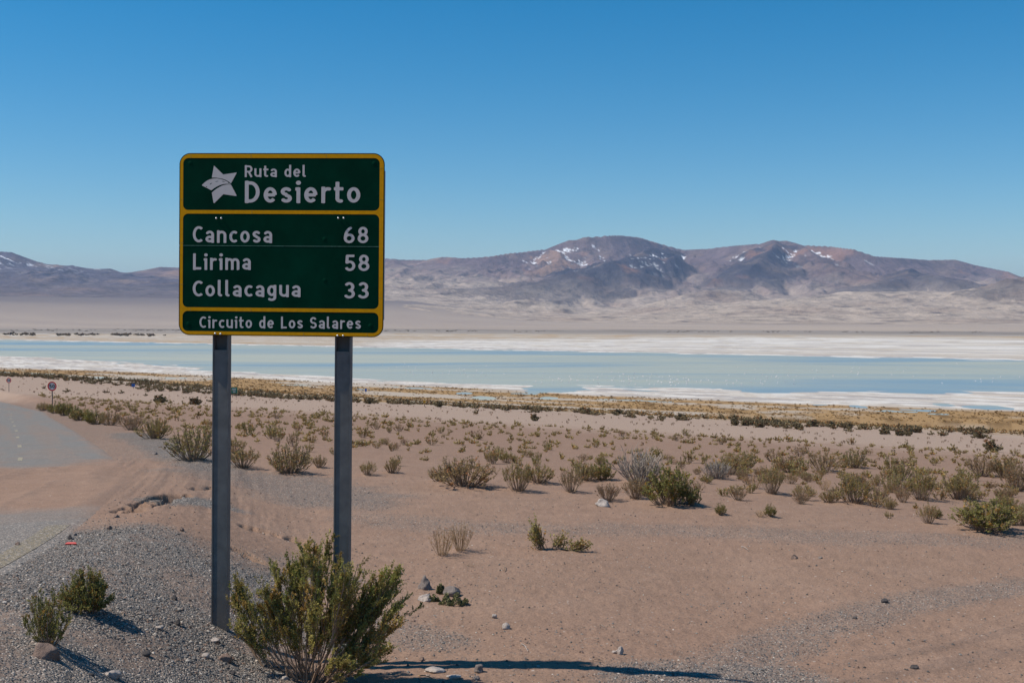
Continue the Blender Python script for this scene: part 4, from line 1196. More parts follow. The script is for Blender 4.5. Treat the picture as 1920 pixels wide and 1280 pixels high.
KIND = {
    'green': [shrub_meshes('s', 100 + k, M_LEAF_G, M_TWIG, stems=64, twigs=8, lf=11, leaf=0.042, open_=0.25, leaf_from=0.35, tw=(0.06, 0.15)) for k in range(3)],
    'dense': [shrub_meshes('s', 105 + k, M_LEAF_G, M_TWIG, stems=110, twigs=9, lf=12, leaf=0.040, open_=0.12, leaf_from=0.35, tw=(0.05, 0.12), dome=0.85, base_r=0.16) for k in range(1)],
    'feather': [shrub_meshes('s', 107 + k, M_LEAF_G, M_TWIG, stems=44, twigs=10, lf=12, leaf=0.038, open_=0.45, leaf_from=0.30, tw=(0.05, 0.12), base_r=0.05) for k in range(1)],
    'olive': [shrub_meshes('s', 110 + k, M_LEAF, M_TWIG, stems=70, twigs=6, lf=8, leaf=0.036, open_=0.35, leaf_from=0.42, tw=(0.06, 0.15)) for k in range(4)],
    'sparse': [shrub_meshes('s', 120 + k, M_LEAF, M_TWIG, stems=60, twigs=6, lf=6, leaf=0.040, open_=0.5, leaf_from=0.55, thick=0.009, tw=(0.06, 0.16)) for k in range(3)],
    'brown': [shrub_meshes('s', 130 + k, M_LEAF_B, M_TWIG, stems=64, twigs=7, lf=5, leaf=0.036, open_=0.5, leaf_from=0.5, thick=0.009, tw=(0.06, 0.16)) for k in range(3)],
    'dead': [shrub_meshes('s', 140 + k, None, M_TWIG_G, stems=70, twigs=6, lf=0, open_=0.45, jitter=0.12, thick=0.014) for k in range(2)],
    'dry': [shrub_meshes('s', 150 + k, M_DRY, M_DRY, stems=40, twigs=6, lf=2, leaf=0.04, open_=0.7, thick=0.008, leaf_from=0.4) for k in range(2)],
    'small': [shrub_meshes('s', 160 + k, M_LEAF, M_TWIG, stems=22, twigs=4, lf=6, leaf=0.085, open_=0.45, leaf_from=0.35, thick=0.014) for k in range(4)],
    'smallbrown': [shrub_meshes('s', 170 + k, M_LEAF_B, M_TWIG, stems=22, twigs=4, lf=4, leaf=0.08, open_=0.5, leaf_from=0.35, thick=0.014) for k in range(2)],
    'shore': [shrub_meshes('s', 180 + k, M_LEAF_D, M_TWIG, stems=18, twigs=5, lf=7, leaf=0.16, open_=0.2, leaf_from=0.15, thick=0.02, wl=0.45) for k in range(3)],
}
_ki = {}
def shrub(kind, pos, w, h, label, group=None, rz=None, name='shrub', sink=0.02):
    v = KIND[kind]; i = _ki.get(kind, 0); _ki[kind] = i + 1
    b, f = v[i % len(v)]
    o = empty(name, (pos[0], pos[1], pos[2] - sink * h), random.uniform(0, 6.28) if rz is None else rz, label=label, category='shrub', group=group)
    o.scale = (w, w, h)
    obj('branches', b, o)
    if f is not None: obj('foliage', f, o)
    return o

def px_size(pos, px):
    d = math.hypot(pos[0], pos[1]); return px * d / F

placed = []
for kind, x, y, w, h, label in SHRUBS:
    p = place(x, y); placed.append(p)
    shrub(kind, p, px_size(p, w) * (0.95 if y < 1000 else 1.0), px_size(p, h) * (0.90 if y < 1000 else 1.0), label)

# -- scattered scrub on the slope, and the darker band by the marsh
def in_view(x, y, m=0.47):
    return (y > 5) & (np.abs(x / np.maximum(y, 1)) < m)

def scatter(n, s0, s1, tmax, rng, dens=None):
    s = rng.uniform(s0, s1, n); t = rng.uniform(-tmax, tmax * 2.2, n)
    x = US[0] * s - US[1] * t; y = US[1] * s + US[0] * t
    ok = in_view(x, y); x, y, s, t = x[ok], y[ok], s[ok], t[ok]
    return x, y, s, t

rng = np.random.default_rng(5)
cand = []   # x, y, z, width, height, kind, zone
# slope
x, y, s, t = scatter(16000, 19, 90, 140, rng)
z, d = z_full(x, y, True)
keep = (d['q'] < -3.0) & (rng.uniform(0, 1, len(x)) < np.clip(0.55 + 0.9 * fbm(x / 7, y / 7, 3, 301), 0, 1)) & (rng.uniform(0, 1, len(x)) < 0.25 + 0.75 * smooth(20, 30, s))
tan_ = -z / np.hypot(x, y)
for k in np.flatnonzero(keep)[:1700]:
    if any(abs(x[k] - q[0]) < 0.5 and abs(y[k] - q[1]) < 0.6 for q in placed): continue
    h = rng.uniform(0.10, 0.29) * (1.0 + 0.9 * (rng.uniform() < 0.10))
    cand.append((x[k], y[k], z[k] + HC, h * rng.uniform(0.9, 1.5), h, 'small' if rng.uniform() < 0.72 else 'smallbrown', 'slope'))
# second row right behind the big shrubs
x, y, s, t = scatter(1500, 20, 33, 60, rng)
z, d = z_full(x, y, True)
keep = (d['q'] < -3.0) & (x / y > -0.1) & (rng.uniform(0, 1, len(x)) < 0.15 + 0.85 * smooth(0.0, 0.35, x / y))
for k in np.flatnonzero(keep)[:60]:
    h = rng.uniform(0.16, 0.32)
    cand.append((x[k], y[k], z[k] + HC, h * rng.uniform(1.0, 1.6), h, ('olive', 'sparse', 'brown')[int(rng.integers(0, 3))], 'row'))
# thick low scrub between them on the right
x, y, s, t = scatter(6000, 19, 48, 70, rng)
z, d = z_full(x, y, True)
keep = (d['q'] < -3.0) & (s > 22) & (rng.uniform(0, 1, len(x)) < 0.05 + 0.95 * smooth(-0.05, 0.30, x / y)) & (fbm(x / 5, y / 5, 3, 305) > -0.12)
for k in np.flatnonzero(keep)[:520]:
    h = rng.uniform(0.09, 0.26)
    cand.append((x[k], y[k], z[k] + HC, h * rng.uniform(1.0, 1.7), h, 'small' if rng.uniform() < 0.6 else 'smallbrown', 'slope'))
# band by the marsh
x, y, s, t = scatter(16000, 186, 250, 420, rng)
z, d = z_full(x, y, True)
cen = 213 + 9 * fbm(t / 60, t * 0, 2, 311) - 8 * smooth(-40, -140, t)
dn = np.exp(-((s - cen) / 22.0) ** 2) * (0.06 + 0.9 * smooth(-0.05, 0.25, fbm(s / 12, t / 20, 3, 312)) + 0.35 * smooth(120, 220, t) )
keep = (rng.uniform(0, 1, len(x)) < dn) & (d['q'] < -4)
for k in np.flatnonzero(keep)[:760]:
    h = rng.uniform(0.6, 1.35)
    cand.append((x[k], y[k], z[k] + HC, h * rng.uniform(1.0, 1.6), h, 'shore', 'band'))
# stray shrubs out on the marsh edge and the pale strip
x, y, s, t = scatter(2600, 90, 330, 500, rng)
z, d = z_full(x, y, True)
for k in np.flatnonzero(d['q'] < -5)[:70]:
    h = rng.uniform(0.5, 0.9)
    cand.append((x[k], y[k], z[k] + HC, h * 1.5, h, 'shore', 'stray'))

size = [c[4] * F / math.hypot(c[0], c[1]) * math.sqrt(c[3] / c[4]) for c in cand]
order = np.argsort(size)[::-1]
N_IND = 300 - len(SHRUBS) - 2
def zone_label(zone, kd, X, Y):
    u = 960 + F * X / Y
    where = ('left of the sign posts' if u < 400 else 'between the two sign posts' if u < 655 else 'between the sign and the grey dead bush' if u < 1160 else 'right of the grey dead bush')
    hue = {'small': 'olive', 'smallbrown': 'brown', 'olive': 'olive', 'sparse': 'thin bare-stemmed', 'brown': 'brownish', 'shore': 'dark'}[kd]
    if zone == 'slope': return 'small %s scrub on the slope %s' % (hue, where), 'small shrubs dotting the sandy slope'
    if zone == 'row': return 'low %s shrub in the back row %s' % (hue, where), 'loose row of shrubs at the top of the slope'
    if zone == 'band': return 'dark shrub in the marsh belt, %s' % where, 'dark shrub belt along the marsh'
    return 'lone dark shrub near the marsh, %s' % where, 'stray shrubs around the marsh'
rest = {}
for n_, i in enumerate(order):
    X, Y, Z, w, h, kd, zone = cand[i]
    if n_ < N_IND:
        shrub(kd, (X, Y, Z), w, h, *zone_label(zone, kd, X, Y))
    else:
        rest.setdefault(kd, []).append((X, Y, Z, w, h))

def bake(arr, items, seed, tone_range=(0.75, 1.25)):
    """many transformed copies of one small mesh in one set of arrays"""
    rng = np.random.default_rng(seed)
    v0, f0, t0 = arr
    n, m = len(items), len(v0)
    it = np.array(items, float)
    a = rng.uniform(0, 2*np.pi, n); ca, sa = np.cos(a)[:, None], np.sin(a)[:, None]
    vx = (v0[None, :, 0] * ca - v0[None, :, 1] * sa) * it[:, 3:4] + it[:, 0:1]
    vy = (v0[None, :, 0] * sa + v0[None, :, 1] * ca) * it[:, 3:4] + it[:, 1:2]
    vz = v0[None, :, 2] * it[:, 4:5] + it[:, 2:3]
    V = np.stack([vx, vy, vz], -1).reshape(-1, 3)
    Fc = (f0[None] + (np.arange(n) * m)[:, None, None]).reshape(-1, f0.shape[1])
    tn = (t0[None] * rng.uniform(*tone_range, (n, 1, 1))).reshape(-1, 3)
    return V, Fc, tn

def tiny(seed, stems, twigs, lf, leaf, **kw):
    bv, bf, lv, lff, tone = shrub_arrays(seed, stems=stems, twigs=twigs, lf=lf, leaf=leaf, **kw)
    return lv, lff, tone
for kinds, mat, nm, lab in ((('small', 'smallbrown', 'olive', 'sparse', 'brown'), M_LEAF, 'distant_scrub', 'tiny olive scrub scattered thinly over the sandy slope'), (('shore',), M_LEAF_D, 'shore_scrub', 'far dark scrub filling the belt beside the straw marsh')):
    items = [q for k in kinds for q in rest.get(k, [])]
    if items:
        V, Fc, tn = bake(tiny(190, 9, 3, 3, 0.27, open_=0.3, leaf_from=0.2, wl=0.45), items, 3)
        obj(nm, mesh_np(nm, V, Fc, mat, False, tn), kind='stuff', label=lab)

# tiny tufts on the pale strip and between the shrubs
x, y, s, t = scatter(9000, 22, 195, 300, rng)
z, d = z_full(x, y, True)
keep = np.flatnonzero((d['q'] < -3.0) & (rng.uniform(0, 1, len(x)) < 0.35 + 0.6 * fbm(x / 12, y / 12, 3, 321)))[:2600]
items = [(x[k], y[k], z[k] + HC, q * 1.3, q) for k, q in zip(keep, rng.uniform(0.08, 0.24, len(keep)) * (1 + 0.5 * smooth(80, 160, s[keep])))]
V, Fc, tn = bake(tiny(191, 5, 2, 3, 0.36, open_=0.4, leaf_from=0.1, wl=0.30), items, 4)
obj('scrub_tufts', mesh_np('scrub_tufts', V, Fc, M_LEAF_B, False, tn * 0.75), kind='stuff', label='tiny dry tufts sprinkled over pale sand')

# straw grass hummocks on the marsh
x, y, s, t = scatter(90000, 236, 560, 700, rng)
z, d = z_full(x, y, True)
f2 = fbm(s / 30, t / 130, 5, 78, 0.6)
keep = np.flatnonzero((s < salt_s(t) - 6 + 14 * f2) & (z > -36.98) & (f2 > -0.16) & (rng.uniform(0, 1, len(x)) < 0.6))[:10500]
items = [(x[k], y[k], z[k] + HC - 0.02, q * 2.2, q) for k, q in zip(keep, rng.uniform(0.2, 0.55, len(keep)))]
V, Fc, tn = bake(tiny(192, 5, 2, 2, 0.5, open_=0.2, leaf_from=0.1, wl=0.4), items, 5, (0.35, 1.1))
obj('straw_grass', mesh_np('straw_grass', V, Fc, M_STRAW, False, tn), kind='stuff', label='golden straw grass hummocks over the marsh')

# dark scrub lines on the far side of the lake
items = []
for k in range(150):
    px_ = rng.uniform(-10, 310); py_ = 627 + rng.normal(0, 1.0) + 0.004 * px_
    if perlin(np.array([px_ / 16.0]), np.array([0.3]), 9)[0] < -0.12: continue
    q = pray(px_, py_); q = q * (-36.2 / q[2]); hh = rng.uniform(2.2, 4.6)
    items.append((q[0], q[1], 0.5, hh * 2.2, hh))
for k in range(420):
    px_ = rng.uniform(-10, 1940); py_ = 618.5 + rng.normal(0, 0.9) + 0.0022 * px_
    if perlin(np.array([px_ / 60.0]), np.array([7.3]), 9)[0] < -0.1: continue
    q = pray(px_, py_); q = q * (-36.0 / q[2]); hh = rng.uniform(1.0, 2.0)
    items.append((q[0], q[1], 0.7, hh * 4.5, hh))
V, Fc, tn = bake(tiny(193, 8, 3, 4, 0.3, open_=0.2, leaf_from=0.1, wl=0.5), items, 6)
obj('far_scrub', mesh_np('far_scrub', V, Fc, M_LEAF_D, False, tn), kind='stuff', label='thin dark lines of scrub on the far shore plain')

# -- the big bush in front of the sign
def big_bush():
    foot = place(575, 1276)
    sc = math.hypot(foot[0], foot[1]) / F
    lobes = [(440, 1085, 22), (430, 1120, 14), (455, 1150, 12), (470, 1100, 10), (500, 1085, 18), (515, 1060, 12), (530, 1045, 18), (560, 1040, 20), (575, 1020, 12), (592, 1003, 16), (608, 1010, 12), (585, 1065, 16), (620, 1070, 14), (632, 1030, 12), (655, 1042, 16), (672, 1045, 14), (660, 1080, 18), (640, 1100, 18), (700, 1080, 18), (722, 1065, 18), (744, 1058, 16), (738, 1085, 14), (715, 1110, 18), (690, 1120, 18), (752, 1122, 12), (745, 1142, 12), (725, 1160, 14), (700, 1175, 14), (680, 1160, 14), (720, 1225, 8), (700, 1215, 12), (660, 1200, 14), (600, 1110, 16), (550, 1100, 16), (520, 1120, 14), (480, 1140, 10), (640, 1140, 14), (575, 1140, 14), (610, 1160, 12), (540, 1150, 12), (665, 1130, 14), (500, 1110, 14), (660, 1240, 8), (445, 1180, 6)]
    r = np.random.default_rng(77)
    P1, R1, P2, R2 = [], [], [], []
    for px_, py_, n_ in lobes:
        c = np.array([(px_ - 575) * sc, r.normal(0, 0.16), (1276 - py_ - 4) * sc])
        b0 = np.array([c[0] * 0.12 + r.normal(0, 0.035), c[1] * 0.3 + r.normal(0, 0.03), -0.04])
        m1 = b0 * 0.62 + c * 0.38 + r.normal(0, 0.05, 3) + np.array([c[0] * 0.08, 0, -0.04])
        main = bez(b0[None], m1[None], c[None], 9)[0]
        main[2:-1] += r.normal(0, 0.008, (6, 3))
        P1.append(main); R1.append(np.linspace(0.0075, 0.003, 9) * r.uniform(0.7, 1.3))
        for _ in range(max(6, int(n_ * 0.85))):
            u = r.uniform(0.38, 0.92); k = int(u * 8); st = main[k] + (main[min(k + 1, 8)] - main[k]) * (u * 8 - k)
            en = st + (c - st) * r.uniform(0.5, 1.05) + r.normal(0, 1, 3) * np.array([0.050, 0.055, 0.040]) * (1.25 - 0.6 * u)
            md = (st + en) / 2 + r.normal(0, 0.018, 3) - np.array([0, 0, 0.01])
            P2.append(bez(st[None], md[None], en[None], 6)[0]); R2.append(np.linspace(0.0034, 0.0014, 6))
    P1, R1, P2, R2 = map(np.array, (P1, R1, P2, R2))
    # a few bare dead sticks low down
    nd = 40
    a0 = np.column_stack([r.normal(0, 0.07, nd), r.normal(0, 0.07, nd), np.full(nd, -0.03)]); a2 = a0 + np.column_stack([r.normal(0, 0.24, nd), r.normal(0, 0.16, nd), r.uniform(0.2, 0.62, nd)])
    P3 = bez(a0, (a0 + a2) / 2 + r.normal(0, 0.05, (nd, 3)), a2, 6)
    v1, f1_ = tubes(P1, R1, 5); v2, f2_ = tubes(P2, R2, 3); v3, f3_ = tubes(P3, np.linspace(0.004, 0.001, 6)[None] * np.ones((nd, 1)), 3)
    bv = np.vstack([v1, v2, v3]); bf = np.vstack([f1_, f2_ + len(v1), f3_ + len(v1) + len(v2)])
    # leafy sprigs along the outer part of the branchlets
    nb = len(P2); sp_ = 12
    bi = np.repeat(np.arange(nb), sp_); m = len(bi)
    u = r.uniform(0.25, 1.0, m); k = np.clip((u * 5).astype(int), 0, 4); fr = (u * 5 - k)[:, None]
    st = P2[bi, k] * (1 - fr) + P2[bi, k + 1] * fr
    dr = unit(unit(P2[bi, k + 1] - P2[bi, k]) + r.normal(0, 0.45, (m, 3)) + np.array([0, 0, 0.55]))
    ln = r.uniform(0.03, 0.085, m); en = st + dr * ln[:, None]
    tv, tf = tubes(np.stack([st, en], 1), np.tile([0.0012, 0.0007], (m, 1)), 3)
    bf = np.vstack([bf, tf + len(bv)]); bv = np.vstack([bv, tv])
    li = np.repeat(np.arange(m), 13); q_ = len(li)
    w = r.uniform(0.05, 1.05, q_)[:, None]
    C = st[li] * (1 - w) + en[li] * w + r.normal(0, 0.003, (q_, 3))
    D = unit(dr[li] * 0.9 + r.normal(0, 0.55, (q_, 3)))
    lv, lf = leaves(C, D, 0.0185 * r.uniform(0.6, 1.2, q_), 0.0055 * r.uniform(0.7, 1.3, q_), r)
    clump = (r.uniform(0.6, 1.25, nb)[bi] * r.uniform(0.75, 1.2, m))[li]
    tone = clump[:, None] * r.uniform(0.75, 1.25, (q_, 1)) * np.ones((q_, 3))
    br = ((r.uniform(0, 1, nb) < 0.17)[bi])[li]; tone[br] *= np.array([1.1, 0.82, 0.75])
    gr = ((r.uniform(0, 1, nb) < 0.3)[bi])[li]; tone[gr] *= np.array([0.72, 0.86, 0.8])
    tone = np.repeat(tone, 4, axis=0)
    # grey-barked main stems come out paler low down
    o = empty('big_bush', (foot[0], foot[1], foot[2] - 0.03), label='big leafy green bush in front of the sign, hiding the right post foot', category='bush')
    ob = obj('branches', mesh_np('branches', bv, bf, M_TWIG, False, np.full_like(bv, 1.15)), o)
    obj('foliage', mesh_np('foliage', lv, lf, M_LEAF_BIG, False, tone), o)
    return o
big_bush()

# leaning broken branch and the cushion plant among stones
def fallen_branch():
    a, b, c, d = place(1003, 1012), place(1030, 1030), place(1052, 1034), place(1096, 1040)
    o = empty('fallen_branch', tuple(b), label='uprooted olive branch lying on the sand, one end raised', category='branch')
    sc = math.hypot(b[0], b[1]) / F
    r = np.random.default_rng(9)
    tip = [(-27 * sc + r.normal(0, 0.02), r.normal(0, 0.03), (30 + r.normal(0, 8)) * sc) for _ in range(12)] + [(-18*sc + r.normal(0, .02), r.normal(0, .03), (18 + r.normal(0, 6)) * sc) for _ in range(6)] + \
          [((60 + r.normal(0, 5)) * sc, -0.05 + r.normal(0, 0.03), (3 + abs(r.normal(0, 4))) * sc) for _ in range(8)] + [((22 + r.normal(0, 8)) * sc, r.normal(0, 0.04), (8 + abs(r.normal(0, 5))) * sc) for _ in range(8)]
    bv, bf, lv, lf, tone = shrub_arrays(502, tips=np.array(tip), twigs=6, lf=7, leaf=0.035, leaf_from=0.5, thick=0.007, base_r=0.1)
    lv = lv * np.array([1, 1, 1.0]); lv[:, 2] = np.maximum(lv[:, 2] , 0.0); bv[:, 2] = np.maximum(bv[:, 2], 0.002)
    tw = (bv - 0)
    obj('branches', mesh_np('branches', bv, bf, M_TWIG, False, np.ones_like(bv)), o)
    obj('foliage', mesh_np('foliage', lv, lf, M_LEAF, False, tone * 1.1), o)
fallen_branch()

def cushion(px_, py_, w, h, label, seed):
    p = place(px_, py_)
    w, h = px_size(p, w), px_size(p, h)
    r = np.random.default_rng(seed)
    n = 900
    ph = r.uniform(0, 2*np.pi, n); rr = np.sqrt(r.uniform(0, 1, n))
    C = np.column_stack([rr*np.cos(ph)*w/2, rr*np.sin(ph)*w*0.28, np.sqrt(np.maximum(1-rr**2, 0))*h*r.uniform(0.5, 1.0, n)*(0.7 + 0.5*np.sin(rr*np.cos(ph)*9 + seed))])
    C[:, 2] = np.maximum(C[:, 2], 0)
    lv, lf = leaves(C, r.normal(size=(n, 3)) + np.array([0, 0, 0.8]), 0.022, 0.009, r)
    o = obj('cushion_plant', mesh_np('cushion_plant', lv, lf, M_CUSH, False, np.repeat(r.uniform(0.6, 1.3, (n, 1)) * np.ones((n, 3)), 4, axis=0)), label=label, category='plant')
    o.location = (p[0], p[1], p[2] - 0.01)
cushion(850, 1131, 56, 20, 'low grey green cushion plant spreading in front of the small stones', 31)
cushion(812, 1127, 22, 12, 'small grey green cushion plant between two pale stones', 32)
cushion(826, 1112, 14, 18, 'upright grey green tuft behind the middle stone', 33)
# ---------------------------------------------------------------- stones
def ico():
    t = (1 + 5 ** 0.5) / 2
    v = np.array([(-1, t, 0), (1, t, 0), (-1, -t, 0), (1, -t, 0), (0, -1, t), (0, 1, t), (0, -1, -t), (0, 1, -t), (t, 0, -1), (t, 0, 1), (-t, 0, -1), (-t, 0, 1)], float)
    f = np.array([(0, 11, 5), (0, 5, 1), (0, 1, 7), (0, 7, 10), (0, 10, 11), (1, 5, 9), (5, 11, 4), (11, 10, 2), (10, 7, 6), (7, 1, 8), (3, 9, 4), (3, 4, 2), (3, 2, 6), (3, 6, 8), (3, 8, 9), (4, 9, 5), (2, 4, 11), (6, 2, 10), (8, 6, 7), (9, 8, 1)])
    return unit(v), f

def subdivide(v, f):
    cache = {}; v = list(map(tuple, v)); out = []
    def mid(a, b):
        k = (min(a, b), max(a, b))
        if k not in cache:
            m = (np.array(v[a]) + np.array(v[b])) / 2; v.append(tuple(m / np.linalg.norm(m))); cache[k] = len(v) - 1
        return cache[k]
    for a, b, c in f:
        ab, bc, ca = mid(a, b), mid(b, c), mid(c, a)
        out += [(a, ab, ca), (b, bc, ab), (c, ca, bc), (ab, bc, ca)]
    return np.array(v), np.array(out)

def stone_mesh(seed, sub=2, cut=6, pointed=0.0):
    r = np.random.default_rng(seed)
    v, f = ico()
    for _ in range(sub): v, f = subdivide(v, f)
    for _ in range(cut):           # flat broken faces
        n = unit(r.normal(size=3)); d = r.uniform(0.55, 0.85)
        h = v @ n; v = v - np.maximum(h - d, 0)[:, None] * n
    v = v * (1 + 0.10 * np.sin(v @ (r.normal(size=(3,)) * 4))[:, None] + 0.05 * np.sin(v @ (r.normal(size=(3,)) * 11))[:, None])
    if pointed:
        k = np.clip(v[:, 2], 0, 1)[:, None]; v[:, :2] *= 1 - pointed * k
    return v, f

def stone_mat(name, a, b):
    m, n, l, bs = material(name)
    bs.inputs['Roughness'].default_value = 0.92
    tc = n.new('ShaderNodeTexCoord')
    nz = node(n, 'ShaderNodeTexNoise', Scale=3.5, Detail=8.0, Roughness=0.7); l.new(tc.outputs['Object'], nz.inputs['Vector'])
    l.new(ramp(n, l, nz.outputs['Fac'], [(0.35, a), (0.62, b)]), bs.inputs['Base Color'])
    bp = node(n, 'ShaderNodeBump', Strength=0.6, Distance=0.15); l.new(nz.outputs['Fac'], bp.inputs['Height']); l.new(bp.outputs[0], bs.inputs['Normal'])
    return m
SM = {'grey': stone_mat('grey_brown_rock', (0.15, 0.125, 0.115), (0.27, 0.225, 0.20)), 'pale': stone_mat('pale_rock', (0.36, 0.31, 0.28), (0.50, 0.43, 0.38)),
      'dark': stone_mat('dark_volcanic_rock', (0.05, 0.045, 0.045), (0.11, 0.095, 0.09)), 'brown': stone_mat('brown_rock', (0.17, 0.115, 0.09), (0.27, 0.195, 0.16))}

STONES = [ # foot x, foot y, width, height, tone, pointed, label
    (796, 1106, 28, 28, 'grey', 0.55, 'pointed grey stone standing on sand right of the big bush'),
    (846, 1119, 34, 18, 'grey', 0.1, 'rounded grey stone on top of the cushion plant'),
    (796, 1127, 28, 12, 'pale', 0.1, 'flat pale stone at the left end of the cushion plant'),
    (949, 1180, 16, 12, 'pale', 0.1, 'angular pale stone alone on sand below the cushion plant'),
    (927, 1159, 10, 8, 'pale', 0.1, 'small pale pebble just above the angular pale stone'),
    (1164, 1227, 13, 16, 'pale', 0.4, 'upright pale stone near the end of the sign shadow'),
    (1152, 1225, 10, 5, 'pale', 0.1, 'flat pale chip beside the upright pale stone'),
    (897, 1262, 18, 14, 'grey', 0.15, 'rounded grey stone at the edge of the sign shadow'),
    (80, 1244, 48, 34, 'brown', 0.1, 'brown boulder half buried in gravel below the feathery shrub'),
    (1131, 950, 30, 14, 'pale', 0.1, 'pale oval stone in front of the dry brown shrub'),
    (32, 1024, 11, 8, 'brown', 0.2, 'brown stone on grey road gravel at left border'),
    (130, 1011, 9, 9, 'dark', 0.5, 'black pointed stone behind the red plastic piece'),
    (217, 970, 10, 5, 'brown', 0.1, 'flat brown stone on sand drift below the little gully'),
    (203, 992, 10, 7, 'brown', 0.2, 'brown stone at the upper edge of the gravel shoulder'),
    (340, 995, 9, 6, 'brown', 0.1, 'small tan stone on gravel left of the left post'),
    (1490, 1047, 14, 8, 'brown', 0.4, 'dark brown stone alone on the open sand at right'),
    (1539, 1047, 9, 4, 'grey', 0.1, 'flat grey stone right of the dark brown one'),
    (1660, 1130, 13, 7, 'dark', 0.2, 'dark stone on the diagonal gravel strip'),
    (1604, 1160, 9, 4, 'dark', 0.1, 'small dark stone lower on the diagonal gravel strip'),
    (1716, 1254, 16, 7, 'dark', 0.3, 'dark clod by the tyre ruts at lower right'),
    (208, 1272, 34, 16, 'pale', 0.1, 'flat pale stone at the bottom border on gravel'),
    (166, 1274, 16, 12, 'dark', 0.1, 'dark stone at the bottom border left of the flat pale one'),
    (326, 1124, 11, 8, 'dark', 0.2, 'dark stone on the gravel crest left of the left post'),
    (333, 1172, 10, 12, 'dark', 0.4, 'dark upright stone on gravel near the left post foot'),
    (298, 1180, 16, 8, 'pale', 0.1, 'pale flat stone on gravel left of the left post foot'),
    (402, 1204, 18, 7, 'pale', 0.1, 'pale sliver of stone at the left post foot'),
    (384, 1232, 16, 9, 'pale', 0.2, 'pale stone on gravel below the left post'),
    (420, 1240, 26, 12, 'brown', 0.1, 'reddish stone on gravel at the left of the big bush'),
    (434, 1264, 14, 8, 'dark', 0.2, 'dark stone on gravel at the foot of the big bush'),
    (272, 1230, 18, 9, 'dark', 0.1, 'dark flat stone in the middle of the gravel shoulder'),
    (534, 1274, 14, 7, 'pale', 0.1, 'small pale stone under the big bush'),
    (750, 1077, 9, 6, 'dark', 0.2, 'small dark stone on sand just right of the big bush top'),
    (289, 852, 10, 5, 'grey', 0.1, 'grey stone on the far road shoulder near the big olive shrub'),
    (140, 1004, 7, 5, 'grey', 0.1, 'little grey stone next to the black pointed stone'),
    (815, 1262, 40, 8, 'pale', 0.05, 'pale flat slab under the sign shadow near the big bush'),
    (850, 1272, 30, 7, 'pale', 0.05, 'long pale slab at the bottom border below the shadow'),
    (893, 1275, 14, 9, 'grey', 0.2, 'grey stone at the bottom border below the shadow'),
    (790, 1238, 11, 6, 'brown', 0.1, 'small reddish stone just above the sign shadow'),
]
for k, (x, y, w, h, tone, pt, lab) in enumerate(STONES):
    p = place(x, y); w_, h_ = px_size(p, w), px_size(p, h)
    v, f = stone_mesh(600 + k, 2, 7, pt)
    lo, hi = v.min(0), v.max(0)
    v = (v - (lo + hi) / 2) / (hi - lo)
    v = v * np.array([w_, w_ * 0.8, h_ * 1.35]); v[:, 2] += h_ * 0.32
    o = obj('stone', mesh_np('stone', v, f, SM[tone], True), label=lab, category='stone')
    o.location = (p[0], p[1] + w_ * 0.35, zg(p[0], p[1] + w_ * 0.35) + HC)

# loose gravel stones as one mass
rng = np.random.default_rng(21)
def pebble_arrays():
    out = []
    for k in range(6):
        v, f = ico(); r = np.random.default_rng(40 + k)
        v = v * r.uniform(0.7, 1.2, (12, 1)) * np.array([1.0, 0.8, 0.6])
        out.append((v, f))
    return out
PEB = pebble_arrays()
PEB_ICO = PEB
PEB_OCT = []
for k in range(6):
    v_ = np.array([(1, 0, 0), (-1, 0, 0), (0, 1, 0), (0, -1, 0), (0, 0, 1), (0, 0, -1)], float) * np.random.default_rng(70 + k).uniform(0.6, 1.25, (6, 1)) * np.array([1, 0.8, 0.7])
    PEB_OCT.append((v_, np.array([(4, 0, 2), (4, 2, 1), (4, 1, 3), (4, 3, 0), (5, 2, 0), (5, 1, 2), (5, 3, 1), (5, 0, 3)])))
def pebbles(n, rmin, rmax, amin, amax, accept, size, palette, weights, name, label, seed):
    rg = np.random.default_rng(seed)
    y_pix = rg.uniform(0, 1, n)
    r = 1 / (1 / rmax + (1 / rmin - 1 / rmax) * y_pix); a = rg.uniform(amin, amax, n)
    x, y = r * np.tan(a), r
    z, d = z_full(x, y, True)
    _, g = ground_look(x, y, z, d)
    ok = rg.uniform(0, 1, n) < accept(g, x, y, d)
    x, y, z = x[ok], y[ok], z[ok]
    m = len(x)
    sz = size[0] * (size[1] / size[0]) ** (rg.uniform(0, 1, m) ** 3.6)
    V, Fs, Cs = [], [], []
    pal = np.array(palette)
    ci = rg.choice(len(pal), m, p=np.array(weights) / sum(weights))
    which = rg.integers(0, len(PEB), m); an = rg.uniform(0, 6.28, m)
    off = 0
    for w in range(len(PEB)):
        k = np.flatnonzero(which == w)
        v0, f0 = PEB[w]
        ca, sa = np.cos(an[k])[:, None], np.sin(an[k])[:, None]
        vx = (v0[None, :, 0]*ca - v0[None, :, 1]*sa) * sz[k][:, None] + x[k][:, None]
        vy = (v0[None, :, 0]*sa + v0[None, :, 1]*ca) * sz[k][:, None] + y[k][:, None]
        vz = v0[None, :, 2] * sz[k][:, None] * rg.uniform(0.6, 1.1, (len(k), 1)) + (z[k] + HC + sz[k] * 0.15)[:, None]
        V.append(np.stack([vx, vy, vz], -1).reshape(-1, 3))
        Fs.append((f0[None] + (np.arange(len(k)) * len(v0))[:, None, None]).reshape(-1, 3) + off); off += len(k) * len(v0)
        Cs.append(np.repeat(pal[ci[k]] * rg.uniform(0.7, 1.25, (len(k), 1)), len(v0), axis=0))
    return obj(name, mesh_np(name, np.vstack(V), np.vstack(Fs), M_PEB, False, np.vstack(Cs)), kind='stuff', label=label)
